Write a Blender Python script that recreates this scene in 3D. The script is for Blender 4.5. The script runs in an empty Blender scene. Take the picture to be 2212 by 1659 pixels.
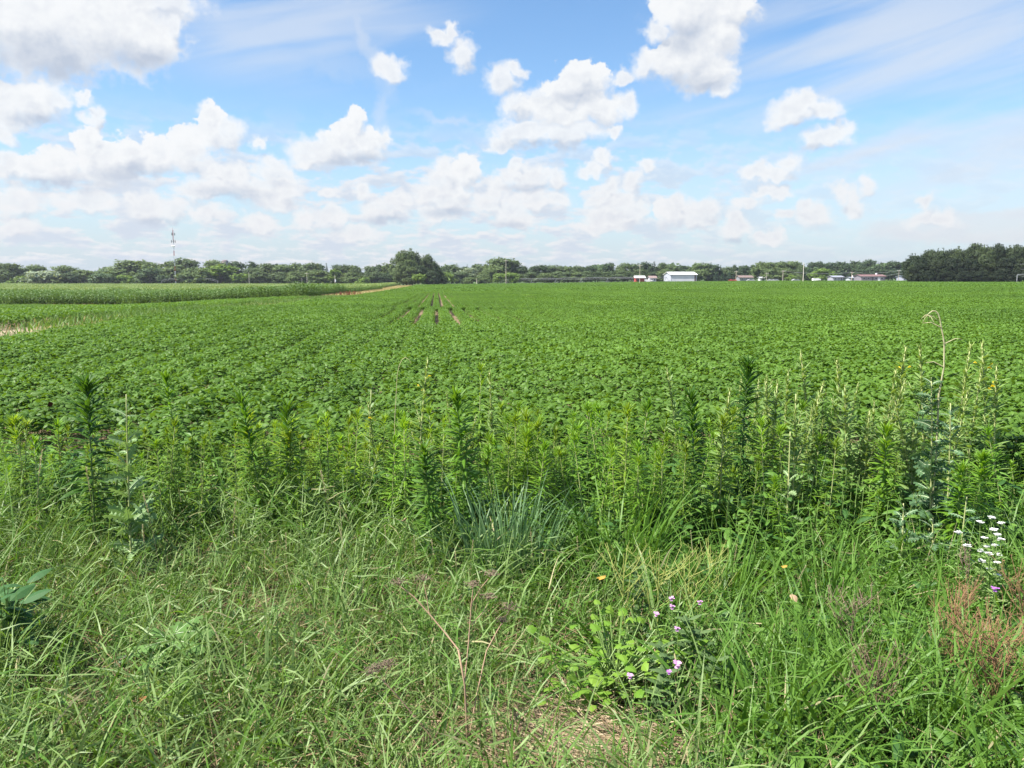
import bpy, math, random
import numpy as np
from mathutils import Vector, Matrix

R = math.radians
rng = np.random.default_rng(11)
random.seed(11)
SC = bpy.context.scene
COL = SC.collection

# ------------------------------------------------------------------ camera
CAM_Z, LENS, PITCH = 1.95, 28.0, 7.6
cam_d = bpy.data.cameras.new("Camera")
cam_d.lens = LENS; cam_d.sensor_width = 36.0
cam_d.clip_start = 0.05; cam_d.clip_end = 20000
cam = bpy.data.objects.new("Camera", cam_d)
COL.objects.link(cam)
cam.location = (0, 0, CAM_Z)
cam.rotation_euler = (R(90 - PITCH), 0, 0)
SC.camera = cam

# ------------------------------------------------------------------ light
SUN_EL, SUN_AZ = 54.0, -112.0          # azimuth from the view axis, negative = left
sun_d = bpy.data.lights.new("Sun", 'SUN')
sun_d.energy = 4.6; sun_d.angle = R(0.5); sun_d.color = (1.0, 0.955, 0.88)
sun = bpy.data.objects.new("Sun", sun_d)
COL.objects.link(sun)
_d = Vector((math.sin(R(SUN_AZ)) * math.cos(R(SUN_EL)), math.cos(R(SUN_AZ)) * math.cos(R(SUN_EL)), math.sin(R(SUN_EL))))
sun.rotation_euler = _d.to_track_quat('Z', 'Y').to_euler()
sun.location = (-30, 10, 60)
SC.view_settings.view_transform = 'Standard'
SC.view_settings.look = 'None'
SC.view_settings.exposure = 1.35
SC.view_settings.gamma = 1.0
SC.view_settings.use_curve_mapping = False
SC.cycles.max_bounces = 6
SC.cycles.diffuse_bounces = 3
SC.cycles.glossy_bounces = 2
SC.cycles.transmission_bounces = 4
SC.cycles.transparent_max_bounces = 4

# pixel of the 2212 x 1659 photograph -> direction with y = 1
FPX = LENS / 36.0 * 2212
def ray(px, py):
    a, b = (px - 1106) / FPX, -(py - 829.5) / FPX
    c, s = math.cos(R(PITCH)), math.sin(R(PITCH))
    y, z = c + b * s, -s + b * c
    return a / y, z / y
def azel(px, py):
    x, z = ray(px, py)
    return math.degrees(math.atan2(x, 1)), math.degrees(math.atan2(z, math.hypot(x, 1)))
def gx(px, py, Y): return ray(px, py)[0] * Y
def gz(px, py, Y): return CAM_Z + ray(px, py)[1] * Y

# ------------------------------------------------------------------ node helper
class NT:
    def __init__(s, tree): s.t = tree; s.n = tree.nodes; s.l = tree.links
    def put(s, sock, v):
        if v is None: return
        if isinstance(v, bpy.types.NodeSocket): s.l.new(v, sock)
        else: sock.default_value = v
    def math(s, op, a, b=None, c=None, clamp=False):
        n = s.n.new('ShaderNodeMath'); n.operation = op; n.use_clamp = clamp
        for i, v in enumerate((a, b, c)): s.put(n.inputs[i], v)
        return n.outputs[0]
    def vec(s, op, a, b=None, c=None):
        n = s.n.new('ShaderNodeVectorMath'); n.operation = op
        for i, v in enumerate((a, b, c)):
            if v is not None: s.put(n.inputs[i], v)
        return n.outputs['Value'] if op in ('LENGTH', 'DOT_PRODUCT', 'DISTANCE') else n.outputs[0]
    def scale(s, a, f):
        n = s.n.new('ShaderNodeVectorMath'); n.operation = 'SCALE'
        s.put(n.inputs[0], a); s.put(n.inputs['Scale'], f); return n.outputs[0]
    def mix(s, f, a, b, blend='MIX'):
        n = s.n.new('ShaderNodeMix'); n.data_type = 'RGBA'; n.blend_type = blend
        s.put(n.inputs[0], f); s.put(n.inputs[6], a); s.put(n.inputs[7], b)
        return n.outputs[2]
    def noise(s, v, scale, detail=3, rough=0.55, lac=2.0, dist=0.0, out=0):
        n = s.n.new('ShaderNodeTexNoise')
        s.put(n.inputs['Vector'], v); s.put(n.inputs['Scale'], scale)
        n.inputs['Detail'].default_value = detail; n.inputs['Roughness'].default_value = rough
        n.inputs['Lacunarity'].default_value = lac; n.inputs['Distortion'].default_value = dist
        return n.outputs[out]
    def smooth(s, x, lo, hi, a=0.0, b=1.0, kind='SMOOTHSTEP'):
        n = s.n.new('ShaderNodeMapRange'); n.interpolation_type = kind
        s.put(n.inputs[0], x)
        for i, v in enumerate((lo, hi, a, b)): s.put(n.inputs[i + 1], v)
        return n.outputs[0]
    def comb(s, x, y, z=0.0):
        n = s.n.new('ShaderNodeCombineXYZ')
        for i, v in enumerate((x, y, z)): s.put(n.inputs[i], v)
        return n.outputs[0]
    def sep(s, v):
        n = s.n.new('ShaderNodeSeparateXYZ'); s.put(n.inputs[0], v); return n.outputs

# ------------------------------------------------------------------ sky: Nishita air with clouds by direction
world = bpy.data.worlds.new("World"); SC.world = world; world.use_nodes = True
world.cycles.sampling_method = 'MANUAL'; world.cycles.sample_map_resolution = 512
W = NT(world.node_tree); W.n.clear()
SKY_STR = 0.1
sky = W.n.new('ShaderNodeTexSky'); sky.sky_type = 'NISHITA'; sky.sun_disc = False
sky.sun_elevation = R(SUN_EL); sky.sun_rotation = R(SUN_AZ)
sky.altitude = 200; sky.air_density = 1.0; sky.dust_density = 0.9; sky.ozone_density = 2.2
# cloud pieces, read off the photograph in three columns: column, x, y, half width, half height
CL = """
0 200 110 430 250;0 600 110 400 225;0 850 240 150 115;0 955 150 66 55;0 880 10 260 70;0 300 300 330 110
0 50 585 120 110;0 200 570 150 95;0 320 560 80 75;0 100 645 150 55;0 10 720 55 60;0 530 665 48 55;0 460 555 36 24
0 30 950 70 65;0 200 980 165 80;0 330 940 130 100;0 520 870 95 120;0 520 790 60 55;0 600 950 190 115;0 740 880 115 90
0 900 870 120 100;0 1050 850 125 100;0 1210 730 85 120;0 1195 640 55 50;0 1290 760 80 75;0 1080 910 110 50
0 1290 1015 120 62;0 1380 1000 48 48;0 1200 985 48 38;0 1180 1090 190 55;0 1400 1085 200 60;0 1560 985 115 75;0 1550 930 46 38;0 1640 1080 85 50;0 1560 1130 150 55
0 850 1195 140 78;0 980 1205 100 65;0 1200 1245 110 48;0 780 1165 55 48;0 1480 1270 78 48;0 1750 1250 80 50;0 1890 1240 70 46;0 1890 1110 46 28;0 1470 805 28 32
0 100 1140 180 50;0 100 1290 120 55;0 480 1150 190 40
1 80 710 58 90;1 30 770 80 80;1 120 830 145 85;1 215 830 60 68;1 -100 850 200 75;1 -200 890 90 45;1 -60 790 60 60
1 280 400 75 48;1 570 200 75 36;1 690 300 80 66;1 630 175 46 22;1 920 460 95 72;1 1000 400 46 34
1 1390 440 155 88;1 1290 520 150 95;1 1150 570 115 78;1 1000 620 85 60;1 1250 640 240 85;1 1450 600 145 95;1 1620 580 55 58;1 1050 760 195 52;1 1300 740 190 65;1 1535 735 38 42;1 900 795 70 34
1 600 980 88 76;1 730 970 86 80;1 560 1060 105 75;1 660 1080 80 80;1 600 1150 130 65;1 510 1120 58 66
1 1000 925 42 38;1 980 975 46 38;1 1120 1000 115 54;1 1230 1000 66 46;1 1050 1030 145 45
1 870 1100 56 48;1 830 1170 95 56;1 950 1200 110 75;1 1100 1130 110 58;1 1230 1140 78 56;1 1000 1265 125 44
1 340 1140 95 48;1 200 1180 88 56;1 300 1200 145 52;1 390 1170 46 38;1 110 1080 42 46;1 560 1240 88 46;1 100 1320 120 44
1 1660 1050 52 66;1 1500 1110 96 54;1 1540 1070 38 38;1 1570 1180 108 56;1 1500 1240 118 46;1 1620 1240 98 54;1 1700 1200 56 46;1 1500 1295 190 32
1 1490 900 33 46;1 1430 960 66 26;1 1760 950 40 42;1 1890 1220 98 86;1 1930 1160 56 48
2 100 50 275 130;2 300 50 140 85;2 200 200 150 125;2 50 300 190 140;2 120 420 160 100;2 220 500 75 52;2 -150 180 85 55;2 -80 330 120 85;2 -180 370 85 62;2 -320 425 60 30
2 620 640 135 64;2 700 595 54 46;2 800 640 105 46;2 860 770 85 48;2 780 795 95 40;2 580 695 95 34
2 620 925 82 44;2 420 965 64 36;2 550 975 110 34;2 500 1090 105 38;2 370 1150 74 30
2 100 1185 95 66;2 60 1250 108 62;2 300 1250 66 56;2 310 1315 96 50;2 680 1170 38 32;2 740 1220 86 52;2 590 1215 48 22
2 890 1095 42 32;2 960 1150 50 50;2 970 1190 56 40;2 1060 1060 46 44;2 1420 1155 34 28;2 1390 1250 105 38;2 1510 1262 76 32
2 480 1350 78 34;2 550 1330 46 36"""
# greyer cloud bases
CG = """
0 300 330 420 120;0 -40 330 160 160;0 760 330 240 70;0 350 1060 360 40;0 760 1000 230 60;0 200 690 200 40;0 1330 1110 260 40;0 900 1280 220 30
1 60 920 200 40;1 1150 840 280 50;1 1350 560 170 40;1 600 1220 160 35;1 1050 1075 170 25;1 260 1260 170 35;1 950 1290 170 25
2 80 480 260 60;2 20 230 150 90;2 300 1375 110 20;2 650 735 160 30;2 680 850 200 30"""
def cells(txt):
    for row in txt.replace('\n', ';').split(';'):
        if row.strip():
            i, x, y, a, b = map(float, row.split())
            px, py = 737.3 * i + .3777 * x, .3777 * y
            az, el = azel(px, py)
            k = 57.3 / FPX * .3777
            yield az, el, a * k * math.cos(R(az)) ** 2, b * k
CELLS, GREYS = list(cells(CL)), list(cells(CG))
tc = W.n.new('ShaderNodeTexCoord').outputs['Generated']
sx, sy, sz = W.sep(W.vec('NORMALIZE', tc))
az = W.math('MULTIPLY', W.math('ARCTAN2', sx, sy), 57.29578)
el = W.math('MULTIPLY', W.math('ARCSINE', sz), 57.29578)
P = W.comb(az, el)
Kc = 1.0 / SKY_STR
def lin(r, g, b):
    f = lambda c: (c / 12.92 if c <= .04045 else ((c + .055) / 1.055) ** 2.4) * Kc / 2 ** SC.view_settings.exposure
    return f(r / 255), f(g / 255), f(b / 255), 1
# clear air: a touch bluer than the model, milky low down
hs = W.n.new('ShaderNodeHueSaturation'); hs.inputs['Saturation'].default_value = 1.12
W.l.new(sky.outputs[0], hs.inputs['Color'])
air = W.mix(1.0, hs.outputs[0], (0.72, 0.78, 0.80, 1), 'MULTIPLY')
milk = W.smooth(el, 10, 0, 0.0, 0.9, 'LINEAR')
air = W.mix(milk, air, lin(203, 217, 234))
# the part of the sky outside the photograph: scattered soft cloud
en = W.noise(W.comb(sx, sy, W.math('MULTIPLY', sz, 2.0)), 2.6, 4, 0.6)
plain = W.mix(W.smooth(en, 0.5, 0.68, 0, .8), air, lin(235, 238, 242))
# wisps and billows bend the outlines
n1 = W.noise(P, 0.34, 3, 0.6, out=1)
n2 = W.noise(P, 1.3, 4, 0.6, out=1)
w1 = W.scale(W.vec('SUBTRACT', n1, (0.5, 0.5, 0.5)), 2.4)
w2 = W.scale(W.vec('SUBTRACT', n2, (0.5, 0.5, 0.5)), 1.0)
PW = W.vec('MULTIPLY', W.vec('ADD', P, W.vec('ADD', w1, w2)), (1, 1, 0))
PU = W.vec('ADD', PW, (-0.35, 0.75, 0))
fine = W.noise(P, 0.9, 6, 0.62)
fmod = W.math('MULTIPLY', W.math('SUBTRACT', fine, 0.5), 1.25)
vor = W.n.new('ShaderNodeTexVoronoi'); vor.feature = 'SMOOTH_F1'
vor.inputs['Scale'].default_value = 0.8; vor.inputs['Smoothness'].default_value = 0.5
vor.inputs['Detail'].default_value = 2.0
W.l.new(W.vec('MULTIPLY', PW, (1, 1.15, 0)), vor.inputs['Vector'])
fmod = W.math('ADD', fmod, W.math('MULTIPLY', W.math('SUBTRACT', vor.outputs['Distance'], 0.42), 0.30))
f_up = W.noise(W.vec('ADD', P, (-0.3, 0.5, 0)), 0.9, 3, 0.6)
relief = W.math('MULTIPLY', W.math('SUBTRACT', W.noise(P, 0.9, 3, 0.6), f_up), 0.4)
# cirrus veil in streaks
ca, sa = math.cos(R(14)), math.sin(R(14))
ru = W.math('ADD', W.math('MULTIPLY', az, ca * .045), W.math('MULTIPLY', el, sa * .045))
rv = W.math('ADD', W.math('MULTIPLY', az, -sa * .36), W.math('MULTIPLY', el, ca * .36))
ci = W.noise(W.comb(ru, rv), 1.0, 4, 0.52, dist=0.5)
def ell(px, py, ra, re, lo=1.25, hi=.3, src=P):
    a0, e0 = azel(px, py)
    return W.smooth(W.vec('LENGTH', W.vec('MULTIPLY_ADD', src, (1 / ra, 1 / re, 0), (-a0 / ra, -e0 / re, 0))), lo, hi)
cmask = W.math('MAXIMUM', ell(1950, 200, 17, 9), W.math('MULTIPLY', ell(640, 60, 13, 4), .8))
cirrus = W.math('MULTIPLY', W.math('MULTIPLY', W.smooth(ci, 0.32, 0.66), cmask), 0.80)
for px, py, ang, la, lb, op in ((770, 60, -62, 5, 0.9, .6), (822, 235, 75, 2.4, .5, .4), (970, 255, -6, 3.2, .35, .4), (640, 125, -8, 7, .9, .3), (455, 60, 80, 3, 1.2, .35)):
    a0, e0 = azel(px, py); c, s_ = math.cos(R(ang)), math.sin(R(ang))
    u = W.vec('DOT_PRODUCT', PW, (c / la, s_ / la, 0)); v = W.vec('DOT_PRODUCT', PW, (-s_ / lb, c / lb, 0))
    d = W.vec('LENGTH', W.comb(W.math('SUBTRACT', u, (c * a0 + s_ * e0) / la), W.math('SUBTRACT', v, (-s_ * a0 + c * e0) / lb)))
    cirrus = W.math('MAXIMUM', cirrus, W.smooth(d, 1.3, 0.1, 0.0, op))
veiled = W.mix(cirrus, air, lin(222, 231, 244))
# far banks of small flat clouds towards the horizon
lp = W.comb(W.math('MULTIPLY', az, 0.34), W.math('MULTIPLY', W.math('POWER', W.math('MAXIMUM', el, 0.05), 0.75), 1.75))
lown = W.noise(lp, 1.0, 6, 0.6)
lowm = W.math('MULTIPLY', W.smooth(el, 12, 6.0), W.smooth(el, 0.1, 1.2))
lefty = W.smooth(az, 26, 0, 0.30, 1.0)
lowa = W.math('MULTIPLY', W.math('MULTIPLY', W.smooth(lown, 0.43, 0.55), lowm), lefty)
lowshade = W.smooth(W.noise(W.vec('ADD', lp, (-.05, 0.22, 0)), 1.0, 3, 0.6), 0.42, 0.62)
lowc = W.mix(lowshade, lin(240, 240, 243), lin(212, 221, 235))
veiled = W.mix(W.math('MULTIPLY', lowa, 0.9), veiled, lowc)
# pale rosy bank low on the right
pk = ell(2130, 490, 7.0, 1.0, 1.15, .75, W.vec('ADD', P, w2))
veiled = W.mix(W.math('MULTIPLY', pk, .38), veiled, lin(232, 224, 228))
warm = W.smooth(el, 10, 1, 0.0, 0.6)
white = W.mix(warm, lin(250, 251, 252), lin(236, 235, 238))
grayc = lin(194, 204, 220)
c_small = lambda re: re < 1.0
def leaf(a0, a1, e0, e1):
    near = lambda L, m: [c for c in L if a0 - m - 1.5 * c[2] < c[0] < a1 + m + 1.5 * c[2] and e0 - m - 1.5 * c[3] < c[1] < e1 + m + 1.5 * c[3]]
    cs, gs = near(CELLS, 1.6), near(GREYS, 0.8)
    b = W.n.new('ShaderNodeBackground'); b.inputs[1].default_value = SKY_STR
    if not cs:
        W.l.new(veiled, b.inputs[0]); return b.outputs[0]
    # each stretch of sky is a small node group: quick to build
    g = bpy.data.node_groups.new('cloud_bank', 'ShaderNodeTree')
    for nm, ty, io in (('P', 'NodeSocketVector', 'INPUT'), ('PW', 'NodeSocketVector', 'INPUT'), ('PU', 'NodeSocketVector', 'INPUT'), ('fmod', 'NodeSocketFloat', 'INPUT'),
                       ('relief', 'NodeSocketFloat', 'INPUT'), ('alpha', 'NodeSocketFloat', 'OUTPUT'), ('shade', 'NodeSocketFloat', 'OUTPUT')):
        g.interface.new_socket(nm, in_out=io, socket_type=ty)
    G = NT(g); gi = G.n.new('NodeGroupInput').outputs; go = G.n.new('NodeGroupOutput').inputs
    def smin(lst, src, k=.12):
        cur = None
        for a, e, ra, re in lst:
            d = G.vec('LENGTH', G.vec('MULTIPLY_ADD', src, (1 / ra, 1 / re, 0), (-a / ra, -e / re, 0)))
            cur = d if cur is None else G.math('SMOOTH_MIN', cur, d, k)
        return cur
    big = [c for c in cs if c[3] >= 1.0]; small = [(a, e, ra * 1.08 + .12, re * 1.08 + .12) for a, e, ra, re in cs if c_small(re)]
    alpha = None; d0 = d = None
    if big:
        d0 = smin(big, gi['PW']); d = G.math('ADD', d0, gi['fmod'])
        soft = G.math('ADD', G.smooth(d, 1.50, 0.95, 0, .8), G.smooth(d, 1.15, 0.7, 0, .2)); crisp = G.smooth(d, 1.32, 1.10)
        alpha = G.math('ADD', soft, G.math('MULTIPLY', G.math('SUBTRACT', crisp, soft), G.smooth(G.math('SUBTRACT', smin(big, gi['PU']), d0), -.2, .25)))
    if small:                                     # little clouds are thin and frayed
        d1 = smin(small, gi['PW'], .25); dn = G.math('ADD', d1, G.math('MULTIPLY', gi['fmod'], .8))
        a1 = G.smooth(dn, 1.38, 0.62, 0, .94)
        alpha = a1 if alpha is None else G.math('MAXIMUM', alpha, a1)
        d0 = d1 if d0 is None else G.math('MINIMUM', d0, d1); d = dn if d is None else G.math('MINIMUM', d, dn)
    du = G.math('SUBTRACT', smin(cs, gi['PU']), d0)                 # < 0 where there is more cloud towards the sun
    sh = G.math('ADD', G.smooth(du, 0.10, -0.9, 0.0, 0.72, 'LINEAR'), G.smooth(d, 0.9, 0.0, 0, .2))
    if gs:
        sh = G.math('ADD', sh, G.math('MULTIPLY', G.smooth(G.math('ADD', smin(gs, gi['P']), G.math('MULTIPLY', gi['fmod'], .4)), 1.3, 0.2), 0.62))
    sh = G.math('SUBTRACT', sh, gi['relief'], clamp=True)
    G.l.new(alpha, go['alpha']); G.l.new(sh, go['shade'])
    n = W.n.new('ShaderNodeGroup'); n.node_tree = g
    for k, v in (('P', P), ('PW', PW), ('PU', PU), ('fmod', fmod), ('relief', relief)): W.l.new(v, n.inputs[k])
    W.l.new(W.mix(W.math('MULTIPLY', n.outputs['alpha'], 0.97), veiled, W.mix(n.outputs['shade'], white, grayc)), b.inputs[0])
    return b.outputs[0]
def pick(f, s0, s1):
    m = W.n.new('ShaderNodeMixShader'); W.put(m.inputs[0], f); W.l.new(s0, m.inputs[1]); W.l.new(s1, m.inputs[2]); return m.outputs[0]
def tree(a0, a1, e0, e1, n):
    if n == 0: return leaf(a0, a1, e0, e1)
    if n % 4 == 0:
        m = 9.0
        return pick(W.math('GREATER_THAN', el, m), tree(a0, a1, e0, m, n - 1), tree(a0, a1, m, e1, n - 1))
    m = (a0 + a1) / 2
    return pick(W.math('GREATER_THAN', az, m), tree(a0, m, e0, e1, n - 1), tree(m, a1, e0, e1, n - 1))
detail = tree(-37, 37, 0, 24, 4)
pb = W.n.new('ShaderNodeBackground'); pb.inputs[1].default_value = SKY_STR; W.l.new(plain, pb.inputs[0])
inside = W.math('MULTIPLY', W.math('LESS_THAN', W.math('ABSOLUTE', az), 37), W.math('LESS_THAN', W.math('ABSOLUTE', W.math('SUBTRACT', el, 11.5)), 12.5))
wo = W.n.new('ShaderNodeOutputWorld'); W.l.new(pick(inside, pb.outputs[0], detail), wo.inputs[0])

# ------------------------------------------------------------------ materials
def new_mat(name):
    m = bpy.data.materials.new(name); m.use_nodes = True
    t = NT(m.node_tree); t.n.clear()
    return m, t
def out(t, s):
    o = t.n.new('ShaderNodeOutputMaterial'); t.l.new(s, o.inputs[0])
def rgb(c): return (c[0], c[1], c[2], 1)
def leaf_mat(name, c1, c2, trans=0.35, rough=0.5, spec=0.35, patch=0.0, patch_scale=0.05, tint=False, tcol=None, objrand=0.0):
    m, t = new_mat(name)
    g = t.n.new('ShaderNodeNewGeometry')
    col = t.mix(g.outputs['Random Per Island'], rgb(c1), rgb(c2))
    oi = t.n.new('ShaderNodeObjectInfo')
    if objrand:
        col = t.mix(1.0, col, t.mix(oi.outputs['Random'], (1 - objrand, 1 - objrand, 1 - objrand, 1), (1 + objrand, 1 + objrand * .8, 1 + objrand * .5, 1)), 'MULTIPLY')
    if patch:
        n = t.noise(g.outputs['Position'], patch_scale, 3, 0.6)
        col = t.mix(1.0, col, t.mix(t.smooth(n, .3, .7), (1 - patch, 1 - patch, 1 - patch, 1), (1 + patch, 1 + patch * .7, 1, 1)), 'MULTIPLY')
    if tint: col = t.mix(1.0, col, oi.outputs['Color'], 'MULTIPLY')
    p = t.n.new('ShaderNodeBsdfPrincipled')
    t.l.new(col, p.inputs['Base Color']); p.inputs['Roughness'].default_value = rough
    p.inputs['Specular IOR Level'].default_value = spec
    sh = p.outputs[0]
    if trans:
        tr = t.n.new('ShaderNodeBsdfTranslucent')
        t.l.new(t.mix(1.0, col, rgb(tcol or (1.5, 1.35, .55)), 'MULTIPLY'), tr.inputs[0])
        mx = t.n.new('ShaderNodeMixShader'); mx.inputs[0].default_value = trans
        t.l.new(sh, mx.inputs[1]); t.l.new(tr.outputs[0], mx.inputs[2]); sh = mx.outputs[0]
    out(t, sh); return m
def plain_mat(name, c1, c2=None, rough=0.7, scale=3.0, bump=0.0, metal=0.0, tint=False, spec=0.4):
    m, t = new_mat(name)
    p = t.n.new('ShaderNodeBsdfPrincipled')
    p.inputs['Roughness'].default_value = rough; p.inputs['Metallic'].default_value = metal
    p.inputs['Specular IOR Level'].default_value = spec
    c = t.n.new('ShaderNodeTexCoord').outputs['Object']
    n = t.noise(c, scale, 5, 0.6)
    col = t.mix(t.smooth(n, .3, .7), rgb(c1), rgb(c2 or tuple(x * .8 for x in c1)))
    if tint:
        oi = t.n.new('ShaderNodeObjectInfo'); col = t.mix(1.0, col, oi.outputs['Color'], 'MULTIPLY')
    t.l.new(col, p.inputs['Base Color'])
    if bump:
        b = t.n.new('ShaderNodeBump'); b.inputs['Strength'].default_value = bump; b.inputs['Distance'].default_value = .02
        t.l.new(n, b.inputs['Height']); t.l.new(b.outputs[0], p.inputs['Normal'])
    out(t, p.outputs[0]); return m

# ------------------------------------------------------------------ mesh helpers
class MB:
    def __init__(s): s.v = []; s.f = []; s.m = []; s.n = 0
    def add(s, V, F, mi=0):
        V = np.asarray(V, np.float32).reshape(-1, 3); F = np.asarray(F, np.int64).reshape(-1, 4)
        s.v.append(V); s.f.append(F + s.n); s.m.append(np.full(len(F), mi, np.int32)); s.n += len(V)
    def mesh(s, name, mats, smooth=False):
        V = np.concatenate(s.v); F = np.concatenate(s.f); M = np.concatenate(s.m)
        me = bpy.data.meshes.new(name)
        me.vertices.add(len(V)); me.vertices.foreach_set('co', V.ravel())
        me.loops.add(F.size); me.loops.foreach_set('vertex_index', F.ravel().astype(np.int32))
        me.polygons.add(len(F)); me.polygons.foreach_set('loop_start', np.arange(0, F.size, 4, dtype=np.int32))
        me.polygons.foreach_set('material_index', M)
        me.polygons.foreach_set('use_smooth', np.full(len(F), smooth))
        for m in (mats if isinstance(mats, (list, tuple)) else [mats]): me.materials.append(m)
        me.update(calc_edges=True); me.validate()
        return me
    def build(s, name, mats, parent=None, smooth=False, link=True):
        o = bpy.data.objects.new(name, s.mesh(name, mats, smooth))
        if link: COL.objects.link(o)
        if parent: o.parent = parent
        return o
def tag(o, label=None, cat=None, group=None, kind=None):
    for k, v in (('label', label), ('category', cat), ('group', group), ('kind', kind)):
        if v: o[k] = v
    return o
def thing(name, loc, label, cat, group=None, rz=0.0, scale=None):
    o = bpy.data.objects.new(name, None); COL.objects.link(o); o.empty_display_size = .1
    o.location = loc; o.rotation_euler = (0, 0, rz)
    if scale is not None: o.scale = scale if hasattr(scale, '__len__') else (scale,) * 3
    return tag(o, label, cat, group)
def dup(root, loc, rz, label, group=None, scale=None, tilt=None):
    r = root.copy(); COL.objects.link(r); r.location = loc; r.rotation_euler = (tilt or (0, 0)) + (rz,)
    if scale is not None: r.scale = scale if hasattr(scale, '__len__') else (scale,) * 3
    r['label'] = label
    if group: r['group'] = group
    elif 'group' in r: del r['group']
    for ch in list(root.children):
        c = ch.copy(); COL.objects.link(c); c.parent = r
        for g in list(ch.children):
            d = g.copy(); COL.objects.link(d); d.parent = c
    return r

def strip_faces(N, K, J):
    """faces of N grids of K x J vertices"""
    i = np.arange(K - 1)[:, None] * J + np.arange(J - 1)[None, :]
    q = np.stack([i, i + 1, i + J + 1, i + J], -1).reshape(-1, 4)
    return (np.arange(N)[:, None, None] * (K * J) + q[None]).reshape(-1, 4)
def ribbons(C, S, Wd, fold=None):
    """C (N,K,3) centre lines, S (N,K,3) unit sides, Wd (N,K) half widths; fold: rise of the margins over the midrib"""
    N, K, _ = C.shape
    L, Rr = C - S * Wd[..., None], C + S * Wd[..., None]
    if fold is None:
        V = np.stack([L, Rr], 2); J = 2
    else:
        T = np.gradient(C, axis=1); nrm = np.cross(S, T); nrm /= np.linalg.norm(nrm, axis=-1, keepdims=True) + 1e-9
        up = nrm * (Wd * fold)[..., None]
        V = np.stack([L + up, C, Rr + up], 2); J = 3
    return V.reshape(-1, 3), strip_faces(N, K, J)
def leaves(base, az, el, L, Wd, prof, droop=0.6, fold=0.25, roll=0.0, sweep=None):
    """leaf blades: base (N,3), az, el, L, Wd (N,), prof = relative half width along the leaf"""
    base = np.asarray(base, float); N = len(base); K = len(prof)
    b = lambda x: np.broadcast_to(np.asarray(x, float), (N,))
    az, el, L, Wd, droop, roll = map(b, (az, el, L, Wd, droop, roll))
    t = np.linspace(0, 1, K)
    e = el[:, None] - droop[:, None] * t[None]
    a = az[:, None] + (np.zeros((1, K)) if sweep is None else b(sweep)[:, None] * t[None])
    d = np.stack([np.cos(e) * np.cos(a), np.cos(e) * np.sin(a), np.sin(e)], -1)
    step = np.zeros((N, K, 3)); step[:, 1:] = (d[:, 1:] + d[:, :-1]) / 2 * (L[:, None, None] / (K - 1))
    C = base[:, None] + np.cumsum(step, 1)
    s = np.stack([-np.sin(a), np.cos(a), np.zeros_like(a)], -1)
    u = np.cross(d, s)
    S = s * np.cos(roll)[:, None, None] + u * np.sin(roll)[:, None, None]
    return ribbons(C, S, Wd[:, None] * np.asarray(prof)[None], fold)
def tube(pts, rad, n=6):
    pts = np.asarray(pts, float); K = len(pts); rad = np.broadcast_to(np.asarray(rad, float), (K,))
    T = np.gradient(pts, axis=0); T /= np.linalg.norm(T, axis=1, keepdims=True) + 1e-9
    ref = np.array([0.3, .95, 0.1]) if abs(T[:, 2]).mean() > .6 else np.array([0, 0, 1.])
    A = np.cross(T, ref); A /= np.linalg.norm(A, axis=1, keepdims=True) + 1e-9
    B = np.cross(T, A)
    th = np.linspace(0, 2 * np.pi, n, endpoint=False)
    V = pts[:, None] + rad[:, None, None] * (np.cos(th)[None, :, None] * A[:, None] + np.sin(th)[None, :, None] * B[:, None])
    i = np.arange(K - 1)[:, None] * n; j = np.arange(n)[None]; j2 = (j + 1) % n
    F = np.stack([i + j, i + j2, i + n + j2, i + n + j], -1).reshape(-1, 4)
    V = V.reshape(-1, 3)
    # closed top
    if n == 6: F = np.concatenate([F, [[(K - 1) * n + q for q in (0, 1, 2, 3)], [(K - 1) * n + q for q in (0, 3, 4, 5)]]])
    if n == 4: F = np.concatenate([F, [[(K - 1) * n + q for q in range(4)]]])
    return V, F
def box(c, s, rz=0.0):
    c = np.asarray(c, float); h = np.asarray(s, float) / 2
    V = np.array([[x, y, z] for z in (-1, 1) for y in (-1, 1) for x in (-1, 1)]) * h
    if rz:
        k, q = math.cos(rz), math.sin(rz); V = np.stack([V[:, 0] * k - V[:, 1] * q, V[:, 0] * q + V[:, 1] * k, V[:, 2]], 1)
    return V + c, np.array([[0, 2, 3, 1], [4, 5, 7, 6], [0, 1, 5, 4], [1, 3, 7, 5], [3, 2, 6, 7], [2, 0, 4, 6]])
def U(a, b, n=None): return rng.uniform(a, b, n)
def Nn(s, n=None): return rng.normal(0, s, n)

# ------------------------------------------------------------------ the lie of the land
def sst(x, a, b):
    t = np.clip((np.asarray(x, float) - a) / (b - a), 0, 1); return t * t * (3 - 2 * t)
ROW_A = R(-5.4)                                    # the bean rows run a little left of the view
RX, RY = math.sin(ROW_A), math.cos(ROW_A)
def row_uv(x, y): return x * RY - y * RX, x * RX + y * RY       # across the rows, along them
def row_xy(u, s): return u * RY + s * RX, -u * RX + s * RY
def zg(x, y):
    x = np.asarray(x, float); y = np.asarray(y, float)
    u, s = row_uv(x, y)
    yy = np.clip(y - 28, 0, None)
    left = 2.7 * (1 - np.exp(-yy / 225))
    left = left + 1.15 * sst(-u, 13, 42) * sst(y, 20, 90)
    right = 0.25 * sst(y, 60, 300) + 0.1 * np.sin(x / 60.) * sst(y, 60, 200)
    w = sst(u, -15, 150 + 0.12 * yy)
    z = -(left * (1 - w) + right * w)
    z = z + 0.05 * np.sin(x * .35 + 1) * np.sin(y * .22) * sst(y, 9, 18) * (1 - sst(y, 200, 400))
    return z

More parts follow.
